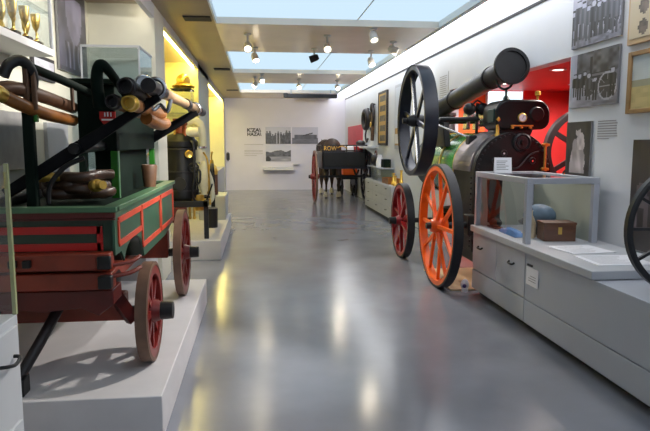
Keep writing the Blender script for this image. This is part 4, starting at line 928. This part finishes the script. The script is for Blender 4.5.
sheet('white sheet on grey counter close beside the glass case', 2.50, 4.38, .36, .34, .1)
sheet('white sheet on grey counter beside the black spoked wheel', 2.50, 3.94, .42, .36, -.05)
t = thing('hanging_label', 'small white paper label hanging on the white cabinet front', 'label', (CX, 4.5, .4))
obj('sheet', MB().box(CX - .006, CX - .002, 4.41, 4.62, .405, .55), M['paper'], t)
obj('clip', MB().box(CX - .012, CX - .0, 4.52, 4.60, .56, .575), M['ink'], t)
obj('small_print', MB().box(CX - .0065, CX - .006, 4.45, 4.58, .44, .445).box(CX - .0065, CX - .006, 4.45, 4.58, .46, .465).box(CX - .0065, CX - .006, 4.45, 4.55, .48, .485), M['ink_soft'], t)
t = thing('leaflet_stand', 'white folded leaflet standing on top of glass case', 'leaflet', (2.36, 5.62, 1.265))
R_ = Matrix.Rotation(math.radians(-18), 3, 'Z'); pv = (2.36, 5.62, 1.265)
lv = MB().add([R_ @ (Vector(v) - Vector(pv)) + Vector(pv) for v in [(2.28, 5.55, 1.265), (2.44, 5.55, 1.265), (2.44, 5.62, 1.41), (2.28, 5.62, 1.41), (2.28, 5.69, 1.265), (2.44, 5.69, 1.265), (2.28, 5.556, 1.265), (2.44, 5.556, 1.265), (2.44, 5.62, 1.402), (2.28, 5.62, 1.402), (2.28, 5.684, 1.265), (2.44, 5.684, 1.265)]], [(0, 1, 2, 3), (3, 2, 5, 4), (7, 6, 9, 8), (8, 9, 10, 11), (0, 3, 9, 6), (1, 7, 8, 2), (3, 4, 10, 9), (2, 8, 11, 5), (0, 6, 7, 1), (4, 5, 11, 10)])
obj('sheet', lv, M['paper'], t, flat=True)
b = MB()
for i in range(6):
    s = .2 + .11 * i
    for (xa, xb) in ((2.30, 2.38 + .04 * hsh(i, 4, 2)),):
        y_, z_ = 5.55 + .07 * s - .001, 1.265 + .145 * s
        b.add([R_ @ (Vector(v) - Vector(pv)) + Vector(pv) for v in [(xa, y_, z_), (xb, y_, z_), (xb, y_ + .003, z_ + .006), (xa, y_ + .003, z_ + .006)]], [(0, 1, 2, 3)])
obj('small_print', b, M['ink_soft'], t)
t = thing('floor_tag', 'small white rounded tag with purple mark on floor by cabinet', 'tag', (2.16, 6.0, .02))
obj('body', MB().sphere((2.14, 5.97, .075), .06, 18, (.75, .5, 1.0)).cyl((2.14, 5.97, .0), (2.14, 5.97, .04), .035), M['paper'], t)
obj('mark', MB().sphere((2.125, 5.942, .065), .022, 12, (1, .5, 1)), M['purple'], t)
t = thing('carriage_wheel', 'black iron spoked wheel standing on near right cabinet', 'wheel', (2.5, 3.2, .655))
ring_wheel('rim', t, (2.5, 3.2, 1.055), .395, .045, (-.06, -1, 0), 12, (M['black'], M['black'], M['black'], M['black']), .022, .014, .06, .14, .02)
obj('foot', MB().box(2.4, 2.6, 3.12, 3.28, .655, .675), M['black'], t, .004)

# ================================================================== RIGHT WALL PICTURES
xw = XR - .023
def figure(u, v, cx_, b_, h_, coat, g):
    """a standing person in an old photograph: head, cap, body, legs"""
    w_ = h_ * .16; y = (v - b_) / h_; x = (u - cx_) / w_
    if y < 0 or y > 1: return g
    if y > .96: return 44 if abs(x) < .5 else g
    if y > .82: return 178 if (x / .46) ** 2 + ((y - .89) / .085) ** 2 < 1 else g
    if y > .42: return coat + 18 * math.sin(x * 5) if abs(x) < .95 - .5 * max(0, y - .7) * 3 else g
    return coat - 8 if .12 < abs(x) < .62 else g
def machine(u, v, cx_, cy_, s, g):
    d = math.hypot(u - cx_, (v - cy_) * .8)
    for ox, r_ in ((-.9, .55), (.75, .8)):
        e = math.hypot(u - cx_ - ox * s, (v - cy_ + s * .5) * .75)
        if abs(e - r_ * s) < .012: return 168
        if e < r_ * s and abs(math.sin(4 * math.atan2(v - cy_ + s * .5, u - cx_ - ox * s))) < .16: return 140
        if e < r_ * s: g = 58
    if abs(u - cx_) < s * 1.1 and abs(v - cy_ - s * .3) < s * .42: g = 40 + (70 if abs(v - cy_ - s * .55) < .012 else 0)
    if abs(u - cx_ + s * .8) < s * .12 and cy_ < v < cy_ + s * 2.1: g = 36
    return g
def photo_top(u, v):
    g = 150 - 50 * u + 26 * (vn(u * 7, v * 7, 3) - .5) + 26 * v
    if v > .5 + .3 * vn(u * 4, 2, 5) and u > .3: g = 96 + 60 * (vn(u * 16, v * 16, 6) - .5)
    if abs(u - .53) < .1 and v > .58: g = 182
    if v < .16: g = 120 + 60 * (vn(u * 20, v * 26, 2) - .5)
    g = machine(u, v, .66, .42, .2, g)
    for k in range(9): g = figure(u, v, .04 + .105 * k, .05 + .07 * hsh(k, 2, 2), .5 + .12 * hsh(k, 4, 1), 40 + 60 * hsh(k, 7, 3), g)
    return (g * .95, g * .96, g * 1.07)
def photo_mid(u, v):
    g = 178 - 70 * min(1, u * 1.6) + 30 * (vn(u * 6, v * 6, 4) - .5)
    if v > .62 - .3 * math.sin(u * 3.1) and u > .14: g = 78 + 70 * (vn(u * 13, v * 13, 8) - .5)
    if v < .2: g = 172 - 70 * u + 50 * (vn(u * 9, v * 22, 1) - .5)
    g = machine(u, v, .64, .44, .22, g)
    for k, (x, b_, h_) in enumerate(((.12, .2, .44), (.22, .14, .5), (.33, .2, .46), (.42, .12, .5), (.56, .1, .42), (.9, .14, .5))): g = figure(u, v, x, b_, h_, 34 + 50 * hsh(k, 3, 5), g)
    return (g * .95, g * .96, g * 1.07)
tag(picture('photograph', (xw, 5.38, 2.40), (0, -.76, 0), (0, 0, .57), photo_top, None, 76, 60), 'grey photograph of men with machine, uppermost beside the red niche', 'photograph')
tag(picture('photograph', (xw, 5.37, 1.868), (0, -.745, 0), (0, 0, .47), photo_mid, None, 76, 50), 'grey photograph of engine and crew below the uppermost photograph', 'photograph')
def port(u, v):
    g = 46 + 16 * vn(u * 8, v * 8, 1)
    if ell(u, v, .5, .82, .11, .085): g = 176
    if ell(u, v, .47, .89, .12, .05): g = 60
    if ell(u, v, .57 + .06 * vn(v * 9, 1, 2), .6, .17, .2): g = 150 + 60 * vn(u * 10, v * 8, 4)
    if ell(u, v, .38, .55, .1, .14): g = 150
    if v < .48 and -.24 - .3 * (.48 - v) < u - .5 < .2 + .2 * (.48 - v) + .08 * vn(v * 8, 3, 4) and v > .05: g = 206 - 70 * vn(u * 9 + v * 3, v * 5, 9)
    if ell(u, v, .13, .2, .06, .3): g = 40
    return (g, g * .95, g * .97)
tag(picture('photograph', (xw, 5.39, 1.255), (0, -.41, 0), (0, 0, .485), port, None, 50, 60), 'dark portrait photograph of seated person in white dress on right wall', 'photograph')
t = thing('wall_text', 'grey caption paragraph on white wall right of the portrait', 'sign', (XR, 4.76, 1.57))
b = MB()
for k in range(8): b.box(XR - .003, XR, 4.62 + (.12 if k == 7 else .03 * hsh(k, 1, 9)), 4.91, 1.73 - k * .021, 1.737 - k * .021)
obj('small_print', b, M['ink_soft'], t)
def sepia(u, v):
    g = (204, 190, 164)
    if .1 < u:
        k = int(v * 4); f = v * 4 - k; c = (u - .1) * 4
        if ell(c - int(c), f, .5, .5, .32, .36): q = 88 + 50 * vn(u * 20, v * 20, 2); g = (q, q * .9, q * .84)
    return g
t = thing('framed_picture', 'sepia sheet of dark vignettes in a pale frame, top right', 'picture', (XR, 4.2, 2.3))
obj('frame', MB().box(XR - .03, XR, 3.7, 4.52, 2.30, 2.97), M['beige'], t, .004)
picture('print', (XR - .035, 4.49, 2.34), (0, -.76, 0), (0, 0, .6), sepia, t, 44, 40, .004)
def land(u, v):
    if v > .55: g = 186 + 20 * vn(u * 4, v * 6, 1); return (g * .92, g * .97, g)
    if v > .42: return (150, 150, 130)
    g = 170 + 30 * vn(u * 8, v * 12, 2); return (g, g * .92, g * .66)
t = thing('framed_picture', 'landscape picture in thin wooden frame above the dark poster', 'picture', (XR, 4.1, 1.78))
fr = MB().box(XR - .035, XR, 4.44, 4.485, 1.775, 2.245).box(XR - .035, XR, 3.7, 3.745, 1.775, 2.245).box(XR - .035, XR, 3.745, 4.44, 1.775, 1.81).box(XR - .035, XR, 3.745, 4.44, 2.21, 2.245)
obj('frame', fr, M['oak'], t, .004)
picture('print', (XR - .02, 4.44, 1.81), (0, -.695, 0), (0, 0, .40), land, t, 24, 24, .01)
def dk(u, v):
    g = 40 + 30 * vn(u * 5, v * 5, 6)
    if v > .55 and abs(u - .3) < .2: g = 58
    if .2 < v < .5 and abs((u * 8) % 1 - .5) < .2: g = 92
    if ell(u, v, .12, .5, .06, .12): g = 96
    return (g * 1.05, g * .95, g)
tag(picture('poster', (xw, 4.37, .735), (0, -1.1, 0), (0, 0, .84), dk), 'large dark photograph poster behind the black spoked wheel', 'poster')

# ================================================================== CEILING SPOTS
def spot(x, y, z, aim, lens, label):
    t = thing('ceiling_spot', label, 'spotlight', (x, y, HC), 'adjustable ceiling spotlights')
    a = Vector(aim).normalized(); c = Vector((x, y, z))
    obj('mount', MB().cyl((x, y, HC - .02), (x, y, HC), .05), M['grey'], t)
    obj('stem', MB().cyl((x, y, z), (x, y, HC - .02), .012), M['grey'], t)
    h_ = obj('head', MB().lathe(c - a * .07, a, [(1e-4, 0), (.035, 0), (.05, .03), (.055, .14), (.048, .14), (.045, .12), (1e-4, .12)], 22), M['gunmetal'] if 'dark' in label else M['spot_white'], t)
    obj('lens', MB().lathe(c - a * .07, a, [(1e-4, .125), (.044, .125)], 20), M[lens], h_)
spot(-.12, 8.3, 2.83, (.05, -1, -.75), 'front_lamp', 'bright spotlight under near beam above the left plinths')
spot(-.03, 9.45, 2.85, (.3, -.6, -1), 'lamp', 'downturned spotlight at the rear left of near beam')
spot(.95, 8.3, 2.84, (.0, -1, -.7), 'front_lamp', 'bright spotlight under the middle of near beam')
spot(.88, 9.45, 2.85, (-1, .2, -.35), 'dim_lamp', 'dark spotlight at the rear middle of near beam')
spot(1.80, 9.6, 2.83, (.2, -.6, -1), 'lamp', 'downturned spotlight at rear right of near beam')
spot(1.95, 8.7, 2.88, (1, -.3, -.5), 'dim_lamp', 'spotlight turned to right wall under near beam')
spot(1.48, 7.75, 2.90, (.2, -1, -1.6), 'front_lamp', 'spotlight at the front right edge of near beam')
spot(-.05, 13.6, 2.84, (-.6, -.6, -.8), 'dim_lamp', 'left spotlight under the second beam')
spot(.1, 13.0, 2.88, (.2, -1, -.8), 'lamp', 'bright spotlight at front left edge of second beam')
spot(.95, 14.0, 2.84, (.1, -1, -.7), 'lamp', 'bright spotlight under the middle of second beam')
spot(1.85, 14.1, 2.84, (.2, -1, -.7), 'lamp', 'bright spotlight under right end of second beam')
spot(1.6, 4.7, 2.84, (-.9, -.35, -.9), 'lamp', 'spotlight on the nearest beam aimed at the fire pump')
t = thing('air_vent', 'long dark grey vent bar hung under the farthest beam', 'air vent', (1.65, 17.6, HC))
obj('body', MB().box(.8, 2.3, 17.5, 17.7, 2.84, 2.95), M['gunmetal'], t, .01)
for x in (.95, 2.1): obj('hanger', MB().box(x, x + .03, 17.58, 17.62, 2.95, 3.08), M['grey'], t)
obj('end_box', MB().box(.74, .86, 17.42, 17.5, 2.84, 2.97), M['black'], t, .01)

spot(.6, 4.7, 2.84, (-1, -.1, -.5), 'lamp', 'added unseen fill spotlight on the nearest beam aimed at the left wall')
spot(.9, 3.0, 2.84, (-.7, .7, -.5), 'lamp', 'added unseen fill spotlight on nearest beam aimed at the poster behind the pump')
# light thrown by the spots
spot_light('left_wall_fill', (.5, 4.68, 2.78), (-1.75, 4.6, 1.7), SPOT_POWER * 1.5, 75)  # added fill from an out-of-view fixture, brightens the left wall
spot_light('left_far_fill', (.83, 3.08, 2.78), (-1.6, 6.0, 1.9), SPOT_POWER * 2.2, 55)  # added fill from an out-of-view fixture, brightens the bay behind the pump
spot_light('pump_spot', (1.52, 4.66, 2.74), (-.75, 3.7, .5), SPOT_POWER * 2.2, 55)
spot_light('near_left_spot', (-.12, 8.22, 2.74), (-1.05, 7.0, .8), SPOT_POWER, 60)
spot_light('middle_spot', (.95, 8.2, 2.75), (2.0, 7.1, .9), SPOT_POWER, 60)
spot_light('front_right_spot', (1.5, 7.65, 2.80), (2.3, 6.2, 1.0), SPOT_POWER, 60)
spot_light('back_wall_spot', (-.03, 13.5, 2.75), (.2, 20, 1.5), SPOT_POWER * 3.2, 50, (1, .97, .95))
spot_light('cart_spot', (.95, 13.9, 2.75), (2.1, 16, 1.0), SPOT_POWER, 55)
spot_light('right_wall_spot', (1.95, 8.65, 2.8), (2.9, 12.5, 2.0), SPOT_POWER, 60)
spot_light('niche_downlight', (3.26, 6.36, NZ - .02), (3.3, 6.5, 0), 50, 150, (1, .85, .75))
for x, y in ((3.3, 7.9), (4.3, 7.9), (4.2, 6.4)):  # extra unseen lamps added to brighten the red niche
    t = thing('downlight', {7.9: 'added unseen lamp in the niche ceiling above the chimney base', 6.4: 'added unseen lamp in the niche ceiling above the spare wheel'}[y] if x != 4.3 else 'added unseen lamp at the back corner of the niche ceiling', 'ceiling light', (x, y, NZ))
    obj('trim_ring', MB().lathe((x, y, NZ), (0, 0, 1), [(.06, -.008), (.09, -.008), (.09, .001), (.06, .001)], 28, True), M['paper'], t)
    obj('lens', MB().cyl((x, y, NZ - .004), (x, y, NZ), .06), M['downlight'], t)
    spot_light('niche_downlight', (x, y, NZ - .02), (x, y + .25, 0), 75, 160, (1, .9, .84))
spot_light('floor_spot', (1.82, 9.55, 2.74), (1.3, 5.5, 0), 13, 50, (1, .88, .68), .06)
spot_light('floor_spot', (1.9, 13.95, 2.74), (1.2, 7.0, 0), 15, 45, (1, .88, .68), .06)
spot_light('floor_spot', (-.02, 9.4, 2.74), (-.1, 5.0, 0), 8, 50, (1, .85, .6), .06)
spot_light('floor_spot', (.1, 12.92, 2.78), (.05, 7.0, 0), 8, 50, (1, .85, .6), .06)
